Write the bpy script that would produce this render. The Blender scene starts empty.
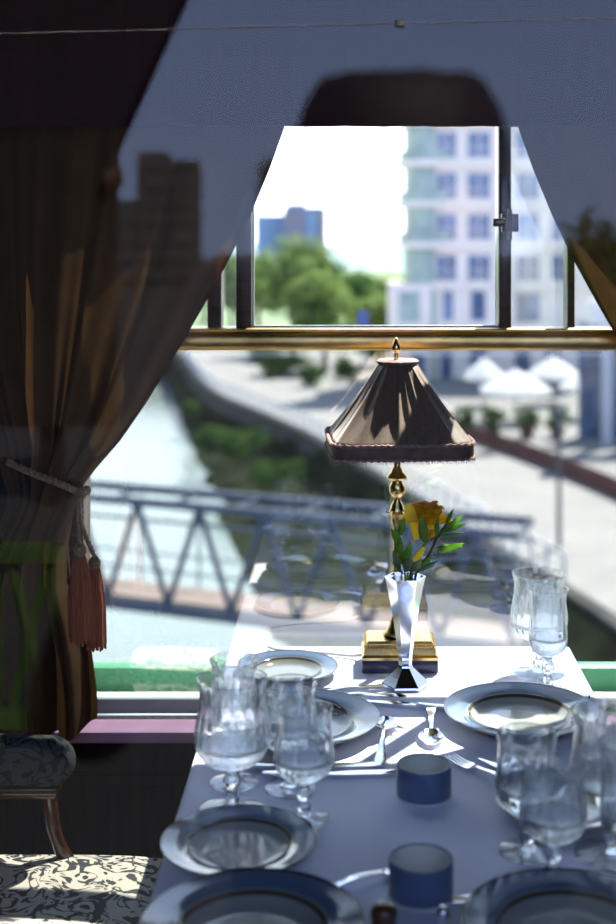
import bpy, bmesh, math, random
from math import pi, sin, cos, tan, radians, sqrt, atan2
from mathutils import Vector, Matrix

S = bpy.context.scene
C = S.collection
rnd = random.Random(7)

# ------------------------------------------------------------------ camera maths
F = 1283.33          # focal length in pixels (50 mm on a 36 mm tall frame)
PX, PY = 353.0, 247.0
CZ = 1.60            # eye height above the carriage floor
TZ = 0.76            # table height


def at(x, y, Y):
    return Vector(((x - PX) * Y / F, Y, CZ - (y - PY) * Y / F))


def on(x, y, z):
    Y = F * (CZ - z) / (y - PY)
    return Vector(((x - PX) * Y / F, Y, z))


cam_d = bpy.data.cameras.new('camera')
cam = bpy.data.objects.new('camera', cam_d)
C.objects.link(cam)
cam.location = (0, 0, CZ)
cam.rotation_euler = (pi / 2, 0, 0)
cam_d.sensor_width = 36
cam_d.sensor_height = 36
cam_d.lens = 50
cam_d.shift_x = (308 - PX) / 924
cam_d.shift_y = (PY - 462) / 924
cam_d.clip_start = 0.02
cam_d.clip_end = 4000
cam_d.dof.use_dof = True
cam_d.dof.focus_distance = 2.40
cam_d.dof.aperture_fstop = 2.4
cam_d.dof.aperture_blades = 9
S.camera = cam

# ------------------------------------------------------------------ materials
MATS = {}


def newmat(name):
    m = bpy.data.materials.new(name)
    m.use_nodes = True
    nt = m.node_tree
    for n in list(nt.nodes):
        nt.nodes.remove(n)
    out = nt.nodes.new('ShaderNodeOutputMaterial')
    MATS[name] = m
    return m, nt, out


def N(nt, typ, **kw):
    n = nt.nodes.new(typ)
    for k, v in kw.items():
        if k in n.inputs.keys():
            n.inputs[k].default_value = v
        else:
            setattr(n, k, v)
    return n


def ramp(nt, fac, stops, interp='LINEAR'):
    r = nt.nodes.new('ShaderNodeValToRGB')
    r.color_ramp.interpolation = interp
    el = r.color_ramp.elements
    while len(el) < len(stops):
        el.new(0.5)
    for e, (p, c) in zip(el, stops):
        e.position = p
        e.color = (c[0], c[1], c[2], 1)
    nt.links.new(fac, r.inputs[0])
    return r


def pbr(name, col, rough=0.5, metal=0.0, var=0.15, scale=8.0, bump=0.0, bscale=40.0, trans=0.0, sheen=0.0,
        stretch=(1, 1, 1), coat=0.0, spec=0.5):
    m, nt, out = newmat(name)
    b = N(nt, 'ShaderNodeBsdfPrincipled', Roughness=rough, Metallic=metal)
    b.inputs['Specular IOR Level'].default_value = spec
    if sheen:
        b.inputs['Sheen Weight'].default_value = sheen
    if coat:
        b.inputs['Coat Weight'].default_value = coat
        b.inputs['Coat Roughness'].default_value = 0.08
    tc = N(nt, 'ShaderNodeTexCoord')
    mp = N(nt, 'ShaderNodeMapping', Scale=stretch)
    nt.links.new(tc.outputs['Object'], mp.inputs[0])
    nz = N(nt, 'ShaderNodeTexNoise', Scale=scale, Detail=4.0)
    nt.links.new(mp.outputs[0], nz.inputs['Vector'])
    lo = [c * (1 - var) for c in col]
    hi = [min(1, c * (1 + var)) for c in col]
    r = ramp(nt, nz.outputs['Fac'], [(0.3, lo), (0.7, hi)])
    nt.links.new(r.outputs[0], b.inputs['Base Color'])
    if bump:
        n2 = N(nt, 'ShaderNodeTexNoise', Scale=bscale, Detail=3.0)
        nt.links.new(mp.outputs[0], n2.inputs['Vector'])
        bp = N(nt, 'ShaderNodeBump', Strength=bump, Distance=0.01)
        nt.links.new(n2.outputs['Fac'], bp.inputs['Height'])
        nt.links.new(bp.outputs[0], b.inputs['Normal'])
    if trans:
        t = N(nt, 'ShaderNodeBsdfTranslucent')
        nt.links.new(r.outputs[0], t.inputs['Color'])
        mx = N(nt, 'ShaderNodeMixShader', Fac=trans)
        nt.links.new(b.outputs[0], mx.inputs[1])
        nt.links.new(t.outputs[0], mx.inputs[2])
        nt.links.new(mx.outputs[0], out.inputs[0])
    else:
        nt.links.new(b.outputs[0], out.inputs[0])
    return m


def pane_mat(name, gain, tint=(1, 1, 1), dirt=0.0):
    m, nt, out = newmat(name)
    fr = N(nt, 'ShaderNodeFresnel', IOR=1.5)
    mu = N(nt, 'ShaderNodeMath', operation='MULTIPLY', use_clamp=True)
    mu.inputs[1].default_value = gain
    nt.links.new(fr.outputs[0], mu.inputs[0])
    t = N(nt, 'ShaderNodeBsdfTransparent', Color=(*tint, 1))
    g = N(nt, 'ShaderNodeBsdfGlossy', Roughness=0.0)
    mx = N(nt, 'ShaderNodeMixShader')
    nt.links.new(mu.outputs[0], mx.inputs[0])
    last = t.outputs[0]
    if dirt:
        tc = N(nt, 'ShaderNodeTexCoord')
        nz = N(nt, 'ShaderNodeTexNoise', Scale=14.0, Detail=6.0)
        nt.links.new(tc.outputs['Object'], nz.inputs['Vector'])
        r = ramp(nt, nz.outputs['Fac'], [(0.35, (dirt * .5,) * 3), (0.75, (dirt * 1.5,) * 3)])
        tl = N(nt, 'ShaderNodeBsdfTranslucent', Color=(0.75, 0.8, 0.75, 1))
        m2 = N(nt, 'ShaderNodeMixShader')
        nt.links.new(r.outputs[0], m2.inputs[0])
        nt.links.new(t.outputs[0], m2.inputs[1])
        nt.links.new(tl.outputs[0], m2.inputs[2])
        last = m2.outputs[0]
    nt.links.new(last, mx.inputs[1])
    nt.links.new(g.outputs[0], mx.inputs[2])
    nt.links.new(mx.outputs[0], out.inputs[0])
    return m


NEAR_PANE = pane_mat('near_window_glass', 1.15)
FAR_PANE = pane_mat('far_window_glass', 7.0, (0.76, 0.80, 0.795), 0.004)
SIDE_PANE = pane_mat('weathered_glass', 2.0, (0.78, 0.82, 0.80), 0.06)

# cut crystal: part refraction, part clear, with a glossy skin
m, nt, out = newmat('crystal')
gl = N(nt, 'ShaderNodeBsdfGlass', IOR=1.5, Roughness=0.0)
gl.inputs['Color'].default_value = (0.97, 0.985, 1, 1)
tr = N(nt, 'ShaderNodeBsdfTransparent', Color=(0.96, 0.98, 1.0, 1))
mx = N(nt, 'ShaderNodeMixShader', Fac=0.2)
nt.links.new(gl.outputs[0], mx.inputs[1])
nt.links.new(tr.outputs[0], mx.inputs[2])
nt.links.new(mx.outputs[0], out.inputs[0])
CRYSTAL = m

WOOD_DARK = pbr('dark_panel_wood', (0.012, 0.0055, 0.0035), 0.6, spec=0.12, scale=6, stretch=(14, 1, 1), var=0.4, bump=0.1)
WOOD_CHAIR = pbr('chair_wood', (0.06, 0.018, 0.005), 0.25, coat=0.6, scale=5, stretch=(2, 2, 12), var=0.4)
WOOD_FRAME = pbr('window_wood', (0.06, 0.035, 0.022), 0.35, coat=0.4, scale=7, stretch=(1, 1, 10), var=0.45, bump=0.15)
WOOD_TABLE = pbr('table_wood', (0.09, 0.04, 0.02), 0.4, scale=6, stretch=(8, 1, 1))
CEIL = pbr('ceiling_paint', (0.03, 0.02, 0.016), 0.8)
CARPET = pbr('carpet', (0.035, 0.02, 0.022), 0.95, scale=60, var=0.5, bump=0.5, bscale=200)
MAROON = pbr('pelmet_velvet', (0.034, 0.006, 0.013), 0.9, spec=0.1, scale=10, var=0.3, bump=0.3, bscale=30)
BRASS = pbr('polished_brass', (0.80, 0.58, 0.24), 0.27, 1.0, var=0.12, scale=25, bump=0.03, bscale=60)
BRASS_OLD = pbr('worn_brass', (0.70, 0.46, 0.16), 0.36, 1.0, var=0.4, scale=9, bump=0.12, bscale=25)
SILVER = pbr('silver_plate', (0.86, 0.86, 0.88), 0.1, 1.0, var=0.04, scale=20)
STEEL_DARK = pbr('dark_latch_metal', (0.12, 0.09, 0.07), 0.3, 1.0)
MAUVE = pbr('mauve_sill_paint', (0.30, 0.17, 0.27), 0.45, var=0.1, scale=12)
GREYPAINT = pbr('grey_green_paint', (0.30, 0.36, 0.34), 0.5, var=0.1)
GREENPAINT = pbr('green_coach_paint', (0.04, 0.17, 0.085), 0.4, var=0.1, scale=5)
CLOTH = pbr('white_linen', (0.83, 0.83, 0.93), 0.85, var=0.04, scale=5, bump=0.25, bscale=9, sheen=0.2)
CURTAIN = pbr('brown_curtain_velvet', (0.060, 0.030, 0.012), 0.9, var=0.18, scale=14, bump=0.15, bscale=260, trans=0.2, spec=0.1)
ROPE = pbr('gold_rope', (0.22, 0.14, 0.07), 0.75, var=0.35, scale=160, bump=0.5, bscale=220)
TASSEL = pbr('russet_tassel', (0.27, 0.075, 0.028), 0.75, var=0.35, scale=60, stretch=(6, 6, .4), bump=0.4, bscale=60)
NAVY = pbr('navy_plinth', (0.02, 0.022, 0.06), 0.25, var=0.2)
SHADE = pbr('brown_silk_shade', (0.155, 0.105, 0.062), 0.55, var=0.2, scale=30, stretch=(6, 6, .6), trans=0.12, sheen=0.35)
BRAID = pbr('shade_braid', (0.27, 0.17, 0.14), 0.85, var=0.3, scale=120, bump=0.4, bscale=200)
BRAIDBAND = pbr('shade_band', (0.13, 0.085, 0.06), 0.8, var=0.3, scale=60)
CORD = pbr('white_flex', (0.7, 0.7, 0.66), 0.5)
LEAF = pbr('leaf_green', (0.24, 0.42, 0.07), 0.4, var=0.4, scale=30, trans=0.6)
LEAFPALE = pbr('leaf_grey_green', (0.17, 0.27, 0.15), 0.5, var=0.3, scale=30, trans=0.3)
PETAL = pbr('yellow_petal', (0.95, 0.62, 0.04), 0.55, var=0.15, scale=25, trans=0.5)
PETALORANGE = pbr('orange_petal', (0.85, 0.36, 0.04), 0.55, var=0.3, scale=40, trans=0.4)
STEMM = pbr('twig', (0.05, 0.03, 0.02), 0.6, var=0.3)
RAMBLUE = pbr('blue_glaze', (0.105, 0.15, 0.25), 0.3, var=0.08)
RAMIN = pbr('stoneware_inside', (0.72, 0.71, 0.60), 0.4, var=0.05)
BROWNCAP = pbr('brown_cap', (0.12, 0.05, 0.02), 0.3, coat=0.4)
BULB = pbr('bulb_glass', (0.8, 0.78, 0.7), 0.3)

# chair damask : cream scrolls on black
def damask(name, dark, light, sc):
    m, nt, out = newmat(name)
    tc = N(nt, 'ShaderNodeTexCoord')
    nz = N(nt, 'ShaderNodeTexNoise', Scale=sc * .5, Detail=1.0)
    nt.links.new(tc.outputs['Object'], nz.inputs['Vector'])
    ad = N(nt, 'ShaderNodeMixRGB', blend_type='ADD', Fac=0.16)
    nt.links.new(tc.outputs['Object'], ad.inputs[1])
    nt.links.new(nz.outputs['Color'], ad.inputs[2])
    vo = N(nt, 'ShaderNodeTexVoronoi', Scale=sc)
    vo.feature = 'F1'
    nt.links.new(ad.outputs[0], vo.inputs['Vector'])
    # concentric petal rings inside each cell
    mu = N(nt, 'ShaderNodeMath', operation='MULTIPLY')
    mu.inputs[1].default_value = 24.0
    nt.links.new(vo.outputs['Distance'], mu.inputs[0])
    sn = N(nt, 'ShaderNodeMath', operation='SINE')
    nt.links.new(mu.outputs[0], sn.inputs[0])
    n2 = N(nt, 'ShaderNodeTexNoise', Scale=sc * 1.7, Detail=2.0, Distortion=1.6)
    nt.links.new(tc.outputs['Object'], n2.inputs['Vector'])
    m3 = N(nt, 'ShaderNodeMath', operation='MULTIPLY')
    m3.inputs[1].default_value = 34.0
    nt.links.new(n2.outputs['Fac'], m3.inputs[0])
    s3 = N(nt, 'ShaderNodeMath', operation='SINE')
    nt.links.new(m3.outputs[0], s3.inputs[0])
    sm = N(nt, 'ShaderNodeMath', operation='MULTIPLY_ADD')
    sm.inputs[1].default_value = 0.55
    nt.links.new(sn.outputs[0], sm.inputs[0])
    nt.links.new(s3.outputs[0], sm.inputs[2])
    r = ramp(nt, sm.outputs[0], [(0.0, dark), (0.04, light)], 'LINEAR')
    r.color_ramp.elements[0].position = 0.0
    mr = N(nt, 'ShaderNodeMapRange')
    mr.inputs['From Min'].default_value = -0.42
    mr.inputs['From Max'].default_value = -0.12
    nt.links.new(sm.outputs[0], mr.inputs['Value'])
    r.color_ramp.elements[1].position = 1.0
    nt.links.new(mr.outputs[0], r.inputs[0])
    b = N(nt, 'ShaderNodeBsdfPrincipled', Roughness=0.75)
    nt.links.new(r.outputs[0], b.inputs['Base Color'])
    bp = N(nt, 'ShaderNodeBump', Strength=0.3, Distance=0.003)
    nt.links.new(mr.outputs[0], bp.inputs['Height'])
    nt.links.new(bp.outputs[0], b.inputs['Normal'])
    nt.links.new(b.outputs[0], out.inputs[0])
    return m


DAMASK = damask('cream_black_damask', (0.012, 0.016, 0.018), (0.52, 0.48, 0.39), 8.5)
DAMASKARM = damask('shaded_arm_damask', (0.010, 0.014, 0.016), (0.045, 0.052, 0.048), 9)  # dark green-black pattern, darkened further so its colours carry the arm's shade
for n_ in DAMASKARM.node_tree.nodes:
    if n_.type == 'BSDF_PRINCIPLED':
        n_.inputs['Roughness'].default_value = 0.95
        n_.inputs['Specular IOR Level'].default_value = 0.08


def plate_mat(name, R):
    m, nt, out = newmat(name)
    tc = N(nt, 'ShaderNodeTexCoord')
    sp = N(nt, 'ShaderNodeSeparateXYZ')
    nt.links.new(tc.outputs['Object'], sp.inputs[0])
    cb = N(nt, 'ShaderNodeCombineXYZ')
    nt.links.new(sp.outputs[0], cb.inputs[0])
    nt.links.new(sp.outputs[1], cb.inputs[1])
    ln = N(nt, 'ShaderNodeVectorMath', operation='LENGTH')
    nt.links.new(cb.outputs[0], ln.inputs[0])
    dv = N(nt, 'ShaderNodeMath', operation='DIVIDE')
    dv.inputs[1].default_value = R
    nt.links.new(ln.outputs['Value'], dv.inputs[0])
    cream, gold, blue, edge = (0.32, 0.325, 0.285), (0.08, 0.06, 0.03), (0.10, 0.155, 0.235), (0.02, 0.02, 0.03)
    r = ramp(nt, dv.outputs[0], [(0.0, cream), (0.645, cream), (0.655, gold), (0.68, gold), (0.69, cream), (0.71, blue),
                                 (0.955, blue), (0.965, edge), (0.995, edge)], 'LINEAR')
    # only the upper face carries the band; the underside stays cream
    ge = N(nt, 'ShaderNodeNewGeometry')
    sz = N(nt, 'ShaderNodeSeparateXYZ')
    nt.links.new(ge.outputs['Normal'], sz.inputs[0])
    gt = N(nt, 'ShaderNodeMath', operation='GREATER_THAN')
    gt.inputs[1].default_value = 0.05
    nt.links.new(sz.outputs[2], gt.inputs[0])
    mxc = N(nt, 'ShaderNodeMixRGB')
    mxc.inputs[1].default_value = (*cream, 1)
    nt.links.new(gt.outputs[0], mxc.inputs[0])
    nt.links.new(r.outputs[0], mxc.inputs[2])
    b = N(nt, 'ShaderNodeBsdfPrincipled', Roughness=0.10)
    b.inputs['Coat Weight'].default_value = 0.6
    b.inputs['Coat Roughness'].default_value = 0.03
    nt.links.new(mxc.outputs[0], b.inputs['Base Color'])
    nt.links.new(b.outputs[0], out.inputs[0])
    return m


# outside
WATER = None
m, nt, out = newmat('river_water')
b = N(nt, 'ShaderNodeBsdfPrincipled', Roughness=0.12)
b.inputs['Base Color'].default_value = (0.15, 0.19, 0.178, 1)
tc = N(nt, 'ShaderNodeTexCoord')
nz = N(nt, 'ShaderNodeTexNoise', Scale=1.3, Detail=4.0)
nt.links.new(tc.outputs['Object'], nz.inputs['Vector'])
bp = N(nt, 'ShaderNodeBump', Strength=0.25, Distance=0.2)
nt.links.new(nz.outputs['Fac'], bp.inputs['Height'])
nt.links.new(bp.outputs[0], b.inputs['Normal'])
nt.links.new(b.outputs[0], out.inputs[0])
WATER = m
PAVE = pbr('promenade_paving', (0.165, 0.157, 0.145), 0.8, var=0.12, scale=0.5)
PAVE2 = pbr('terrace_paving', (0.13, 0.125, 0.117), 0.8, var=0.15, scale=0.4)
CONC = pbr('bank_concrete', (0.05, 0.05, 0.047), 0.9, var=0.3, scale=0.6, spec=0.03)
BANK = pbr('mossy_bank', (0.011, 0.015, 0.007), 0.95, var=0.75, scale=0.35, bump=0.5, bscale=1.5, spec=0.03)
GRASSM = pbr('far_grass', (0.08, 0.13, 0.05), 0.95, var=0.4, scale=0.15)
HILLM = pbr('hazed_hill', (0.12, 0.18, 0.17), 1.0, var=0.15, scale=0.02)  # bluish green carries the distance haze, put into the colour
BRICKM = pbr('brick_kerb', (0.10, 0.05, 0.045), 0.85, var=0.3, scale=2, spec=0.03)
TREEL = pbr('tree_leaves', (0.115, 0.17, 0.05), 0.7, var=0.5, scale=0.5, trans=0.45, spec=0.03)
TREED = pbr('tree_leaves_dark', (0.05, 0.10, 0.025), 0.7, var=0.5, scale=0.5, trans=0.35, spec=0.03)
BARK = pbr('bark', (0.08, 0.055, 0.035), 0.95, var=0.4)
BWHITE = pbr('white_render', (0.66, 0.565, 0.45), 0.8, var=0.06, scale=0.5)
BGLASS = pbr('building_glass', (0.05, 0.085, 0.15), 0.1, var=0.4, scale=0.8, spec=0.8)
BGREEN = pbr('balcony_glass', (0.22, 0.27, 0.20), 0.15, var=0.25, scale=0.6, spec=0.8)
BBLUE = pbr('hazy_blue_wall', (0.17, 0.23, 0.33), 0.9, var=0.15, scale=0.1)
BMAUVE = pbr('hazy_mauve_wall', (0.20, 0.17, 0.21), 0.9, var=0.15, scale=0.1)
TENT = pbr('white_canvas', (0.8, 0.8, 0.76), 0.85, var=0.04, trans=0.5)
POLE = pbr('dark_pole', (0.05, 0.055, 0.06), 0.5)
TRUSS = pbr('blue_grey_steel', (0.03, 0.045, 0.075), 0.5, var=0.25, scale=0.6)
DECK = pbr('bridge_deck', (0.17, 0.13, 0.11), 0.9, var=0.15)
WHITEP = pbr('white_paint', (0.45, 0.45, 0.45), 0.6, var=0.04)
BANNER = pbr('blue_banner', (0.06, 0.09, 0.30), 0.7)
TOWERM = pbr('tower_concrete', (0.055, 0.065, 0.085), 0.85, var=0.2, scale=0.1)
TOWERW = pbr('tower_window', (0.03, 0.035, 0.045), 0.2)
SHELTER = pbr('black_shelter', (0.006, 0.005, 0.006), 0.9)
FENCEG = pbr('green_fence_paint', (0.045, 0.10, 0.018), 0.6, var=0.2)
ASPHALT = pbr('platform_asphalt', (0.022, 0.022, 0.022), 0.9, var=0.2, scale=2)
WIRE = pbr('copper_wire', (0.55, 0.55, 0.50), 0.4)
SKIN = pbr('skin', (0.45, 0.26, 0.18), 0.55)
HAIR = pbr('dark_hair', (0.012, 0.008, 0.007), 0.7)
JACKET = pbr('black_jacket', (0.010, 0.010, 0.012), 0.9, bump=0.3)
TROUSER = pbr('charcoal_trousers', (0.02, 0.02, 0.025), 0.9)
CAMBODY = pbr('black_camera', (0.012, 0.012, 0.012), 0.5)

# ------------------------------------------------------------------ mesh helpers
def mesh_obj(name, bm, mat, parent=None, smooth=True, ang=40, loc=None):
    bmesh.ops.recalc_face_normals(bm, faces=bm.faces)
    me = bpy.data.meshes.new(name)
    bm.to_mesh(me)
    bm.free()
    if smooth:
        me.polygons.foreach_set('use_smooth', [True] * len(me.polygons))
        me.set_sharp_from_angle(angle=radians(ang))
    me.materials.append(mat)
    o = bpy.data.objects.new(name, me)
    C.objects.link(o)
    if parent:
        o.parent = parent
    if loc is not None:
        o.location = loc
    return o


def tag(o, label, cat, group=None):
    o['label'] = label
    o['category'] = cat
    if group:
        o['group'] = group
    return o


def thing(name, label, cat, loc=(0, 0, 0), rz=0, group=None):
    o = bpy.data.objects.new(name, None)
    C.objects.link(o)
    o.location = loc
    o.rotation_euler = (0, 0, rz)
    o.empty_display_size = 0.05
    return tag(o, label, cat, group)


def struct(o):
    o['kind'] = 'structure'
    return o


def dup(root, loc, rz, label, group=None, scale=None):
    r = root.copy()
    C.objects.link(r)
    r.location = loc
    r.rotation_euler = (0, 0, rz)
    r['label'] = label
    if group:
        r['group'] = group
    if scale is not None:
        r.scale = scale
    for ch in list(root.children):
        c = ch.copy()
        C.objects.link(c)
        c.parent = r
        for g in ch.children:
            d = g.copy()
            C.objects.link(d)
            d.parent = c
    return r


def box(bm, x0, x1, y0, y1, z0, z1, bev=0.0, seg=2):
    b2 = bmesh.new()
    bmesh.ops.create_cube(b2, size=1)
    for v in b2.verts:
        v.co = Vector(((x0 + x1) / 2 + v.co.x * (x1 - x0), (y0 + y1) / 2 + v.co.y * (y1 - y0), (z0 + z1) / 2 + v.co.z * (z1 - z0)))
    if bev:
        bmesh.ops.bevel(b2, geom=list(b2.edges), offset=bev, segments=seg, profile=0.5, affect='EDGES')
    merge(bm, b2)
    return bm


def merge(bm, b2, mat=None):
    if mat is not None:
        bmesh.ops.transform(b2, matrix=mat, verts=b2.verts)
    me = bpy.data.meshes.new('tmp')
    b2.to_mesh(me)
    b2.free()
    bm.from_mesh(me)
    bpy.data.meshes.remove(me)


def bx(*a, **k):
    bm = bmesh.new()
    return box(bm, *a, **k)


def lathe(prof, n=48, rib=None, closed=False, rfun=None):
    """profile of (r, z); rib(theta, t) scales r"""
    bm = bmesh.new()
    rings = []
    for i, (r, z) in enumerate(prof):
        if r < 1e-6:
            rings.append([bm.verts.new((0, 0, z))])
            continue
        ring = []
        for k in range(n):
            th = 2 * pi * k / n
            rr = r * (rib(th, i) if rib else 1)
            ring.append(bm.verts.new((rr * cos(th), rr * sin(th), z)))
        rings.append(ring)
    seq = list(zip(rings, rings[1:]))
    if closed:
        seq.append((rings[-1], rings[0]))
    for a, b in seq:
        if len(a) == 1 and len(b) == 1:
            continue
        for k in range(n):
            k2 = (k + 1) % n
            if len(a) == 1:
                bm.faces.new((a[0], b[k], b[k2]))
            elif len(b) == 1:
                bm.faces.new((a[k], b[0], a[k2]))
            else:
                bm.faces.new((a[k], b[k], b[k2], a[k2]))
    return bm


def tube(pts, r, n=8, bm=None, cap=True, twist=0.0):
    bm = bm or bmesh.new()
    pts = [Vector(p) for p in pts]
    rs = r if isinstance(r, (list, tuple)) else [r] * len(pts)
    up = Vector((0, 0, 1))
    rings = []
    prev = None
    for i, p in enumerate(pts):
        d = (pts[min(i + 1, len(pts) - 1)] - pts[max(i - 1, 0)])
        d.normalize()
        if prev is None:
            a = d.cross(up)
            if a.length < 1e-3:
                a = d.cross(Vector((1, 0, 0)))
        else:
            a = prev - d * prev.dot(d)
        a.normalize()
        prev = a
        b = d.cross(a)
        ring = []
        for k in range(n):
            th = 2 * pi * k / n + twist * i
            ring.append(bm.verts.new(p + (a * cos(th) + b * sin(th)) * rs[i]))
        rings.append(ring)
    for A, B in zip(rings, rings[1:]):
        for k in range(n):
            bm.faces.new((A[k], A[(k + 1) % n], B[(k + 1) % n], B[k]))
    if cap:
        bm.faces.new(rings[0])
        bm.faces.new(rings[-1])
    return bm


def smooth_path(pts, n=8):
    pts = [Vector(p) for p in pts]
    out = []
    P = [pts[0]] + pts + [pts[-1]]
    for i in range(1, len(P) - 2):
        for k in range(n):
            t = k / n
            a, b, c, d = P[i - 1], P[i], P[i + 1], P[i + 2]
            out.append(0.5 * ((2 * b) + (c - a) * t + (2 * a - 5 * b + 4 * c - d) * t * t + (3 * b - a - 3 * c + d) * t ** 3))
    out.append(pts[-1])
    return out


def prism(poly, h0, h1, bm=None):
    bm = bm or bmesh.new()
    a = [bm.verts.new((x, y, h0)) for x, y in poly]
    b = [bm.verts.new((x, y, h1)) for x, y in poly]
    bm.faces.new(a)
    bm.faces.new(b)
    for i in range(len(poly)):
        j = (i + 1) % len(poly)
        bm.faces.new((a[i], a[j], b[j], b[i]))
    return bm


def interp(tab, x):
    if x <= tab[0][0]:
        return tab[0][1]
    for (a, b), (c, d) in zip(tab, tab[1:]):
        if x <= c:
            t = (x - a) / (c - a)
            t2 = t * t * (3 - 2 * t)
            return b + (d - b) * t2
    return tab[-1][1]


def lerp_tab(tab, x):
    if x <= tab[0][0]:
        return tab[0][1:]
    for a, b in zip(tab, tab[1:]):
        if x <= b[0]:
            t = (x - a[0]) / (b[0] - a[0])
            return tuple(p + (q - p) * t for p, q in zip(a[1:], b[1:]))
    return tab[-1][1:]


# ------------------------------------------------------------------ the carriage shell
WL, WR = -0.60, 0.82         # far window opening
GY = 2.75                    # far glass plane
NY = 0.45                    # near glass plane
floor = struct(mesh_obj('floor', bx(-1.9, 2.0, 0.40, 2.81, -0.05, 0.0), CARPET))
ceiling = struct(mesh_obj('ceiling', bx(-1.9, 2.0, 0.40, 2.81, 2.30, 2.36), CEIL))
bm = bmesh.new()
box(bm, -1.9, 2.0, 2.72, 2.81, 0.0, 0.575)
box(bm, -1.9, 2.0, 2.72, 2.81, 1.91, 2.30)
box(bm, -1.9, WL, 2.72, 2.81, 0.575, 1.91)
box(bm, WR, 2.0, 2.72, 2.81, 0.575, 1.91)
for k in range(7):                                        # raised panel mouldings
    x0 = -1.8 + k * 0.55
    for (a, b2, c, d) in ((x0, x0 + .45, .10, .125), (x0, x0 + .45, .46, .485), (x0, x0 + .025, .10, .485), (x0 + .425, x0 + .45, .10, .485)):
        box(bm, a, b2, 2.705, 2.722, c, d, 0.004)
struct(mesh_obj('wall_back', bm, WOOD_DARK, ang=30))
bm = bmesh.new()
box(bm, -1.9, 2.0, 0.40, 0.47, 0.0, 1.15)
box(bm, -1.9, 2.0, 0.40, 0.47, 2.22, 2.30)
box(bm, -1.9, -1.05, 0.40, 0.47, 1.15, 2.22)
box(bm, 1.05, 2.0, 0.40, 0.47, 1.15, 2.22)
struct(mesh_obj('wall_front', bm, WOOD_DARK, ang=30))
struct(mesh_obj('wall_left', bx(-1.96, -1.9, 0.40, 2.81, 0, 2.36), WOOD_DARK))
struct(mesh_obj('wall_right', bx(2.0, 2.06, 0.40, 2.81, 0, 2.36), WOOD_DARK))

# near window, the pane the picture is seen through
w1 = bpy.data.objects.new('window_1', None)
C.objects.link(w1)
struct(w1)
bm = bmesh.new()
bmesh.ops.create_grid(bm, x_segments=1, y_segments=1, size=1)
for v in bm.verts:
    v.co = Vector((v.co.x * 1.05, NY, 1.685 + v.co.y * 0.535))
mesh_obj('window_pane', bm, NEAR_PANE, w1)
bm = bmesh.new()
for (a, b2, c, d) in ((-1.07, -1.01, 1.13, 2.24), (1.01, 1.07, 1.13, 2.24), (-1.01, 1.01, 1.13, 1.17), (-1.01, 1.01, 2.20, 2.24)):
    box(bm, a, b2, 0.425, 0.475, c, d, 0.006)
mesh_obj('window_frame', bm, WOOD_FRAME, w1)

# far window
w2 = bpy.data.objects.new('window_2', None)
C.objects.link(w2)
struct(w2)
k = GY / F


def wx(x):
    return (x - PX) * k


def wz(y):
    return CZ - (y - PY) * k


def pane(name, x0, x1, z0, z1, mat, parent, y=GY):
    bm = bmesh.new()
    vs = [bm.verts.new(p) for p in ((x0, y, z0), (x1, y, z0), (x1, y, z1), (x0, y, z1))]
    bm.faces.new(vs)
    return mesh_obj(name, bm, mat, parent)


pane('window_pane', WL, WR, wz(697), wz(345), FAR_PANE, w2)
# the middle light of the top row stands open; the lights beside it are glazed
pane('side_pane', wx(253) - .30, wx(252), wz(327), 1.90, SIDE_PANE, w2)
pane('side_pane', wx(508), WR, wz(327), 1.90, SIDE_PANE, w2)
bm = bmesh.new()
for (a, b2, c, d) in ((WL - .02, WL + .03, .60, 1.93), (WR - .03, WR + .02, .60, 1.93), (WL, WR, 1.875, 1.93)):
    box(bm, a, b2, 2.715, 2.79, c, d, 0.004)
mesh_obj('window_frame', bm, WOOD_FRAME, w2)
mesh_obj('lower_rail', bx(WL, WR, 2.738, 2.785, wz(712), wz(697), bev=0.003), GREYPAINT, w2)
for (a, b2, y0) in ((237, 253, 2.722), (497, 510, 2.722), (208, 222, 2.735), (566, 574, 2.735), (150, 162, 2.735)):
    bm = bx(wx(a), wx(b2), y0, 2.79, wz(330), 1.88, bev=0.004)
    mesh_obj('mullion', bm, WOOD_FRAME, w2)
mesh_obj('vent_sash_edge', bx(wx(253), wx(497), 2.735, 2.745, wz(329), wz(325), bev=0.001), GREYPAINT, w2)
mesh_obj('vent_sash_edge', bx(wx(253), wx(254.6), 2.735, 2.745, wz(325), 1.875), GREYPAINT, w2)
# transom rail : wood with a polished brass moulding
mesh_obj('transom', bx(WL, WR, 2.712, 2.79, wz(349) + .004, wz(327), bev=0.004), WOOD_FRAME, w2)
prof = []
for i in range(13):
    a = -pi / 2 + pi * i / 12
    prof.append((2.712 - 0.014 * cos(a) ** .6 if abs(cos(a)) > 1e-6 else 2.712, 1.400 + 0.0185 * sin(a)))
for i in range(9):
    a = -pi / 2 + pi * i / 8
    prof.append((2.712 - 0.007 * cos(a), 1.4235 + 0.005 * sin(a)))
bm = bmesh.new()
A = [bm.verts.new((WL + .03, y, z)) for y, z in prof]
B = [bm.verts.new((WR - .03, y, z)) for y, z in prof]
for i in range(len(prof) - 1):
    bm.faces.new((A[i], A[i + 1], B[i + 1], B[i]))
mesh_obj('brass_rail', bm, BRASS_OLD, w2)
# sash latch on the right post
bm = bmesh.new()
box(bm, wx(499), wx(516), 2.700, 2.726, wz(232), wz(214), 0.003)
box(bm, wx(490), wx(503), 2.690, 2.704, wz(227), wz(219), 0.003)
tube([(wx(507), 2.70, wz(240)), (wx(507), 2.70, wz(210))], 0.005, 10, bm)
mesh_obj('latch', bm, STEEL_DARK, w2)

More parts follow.
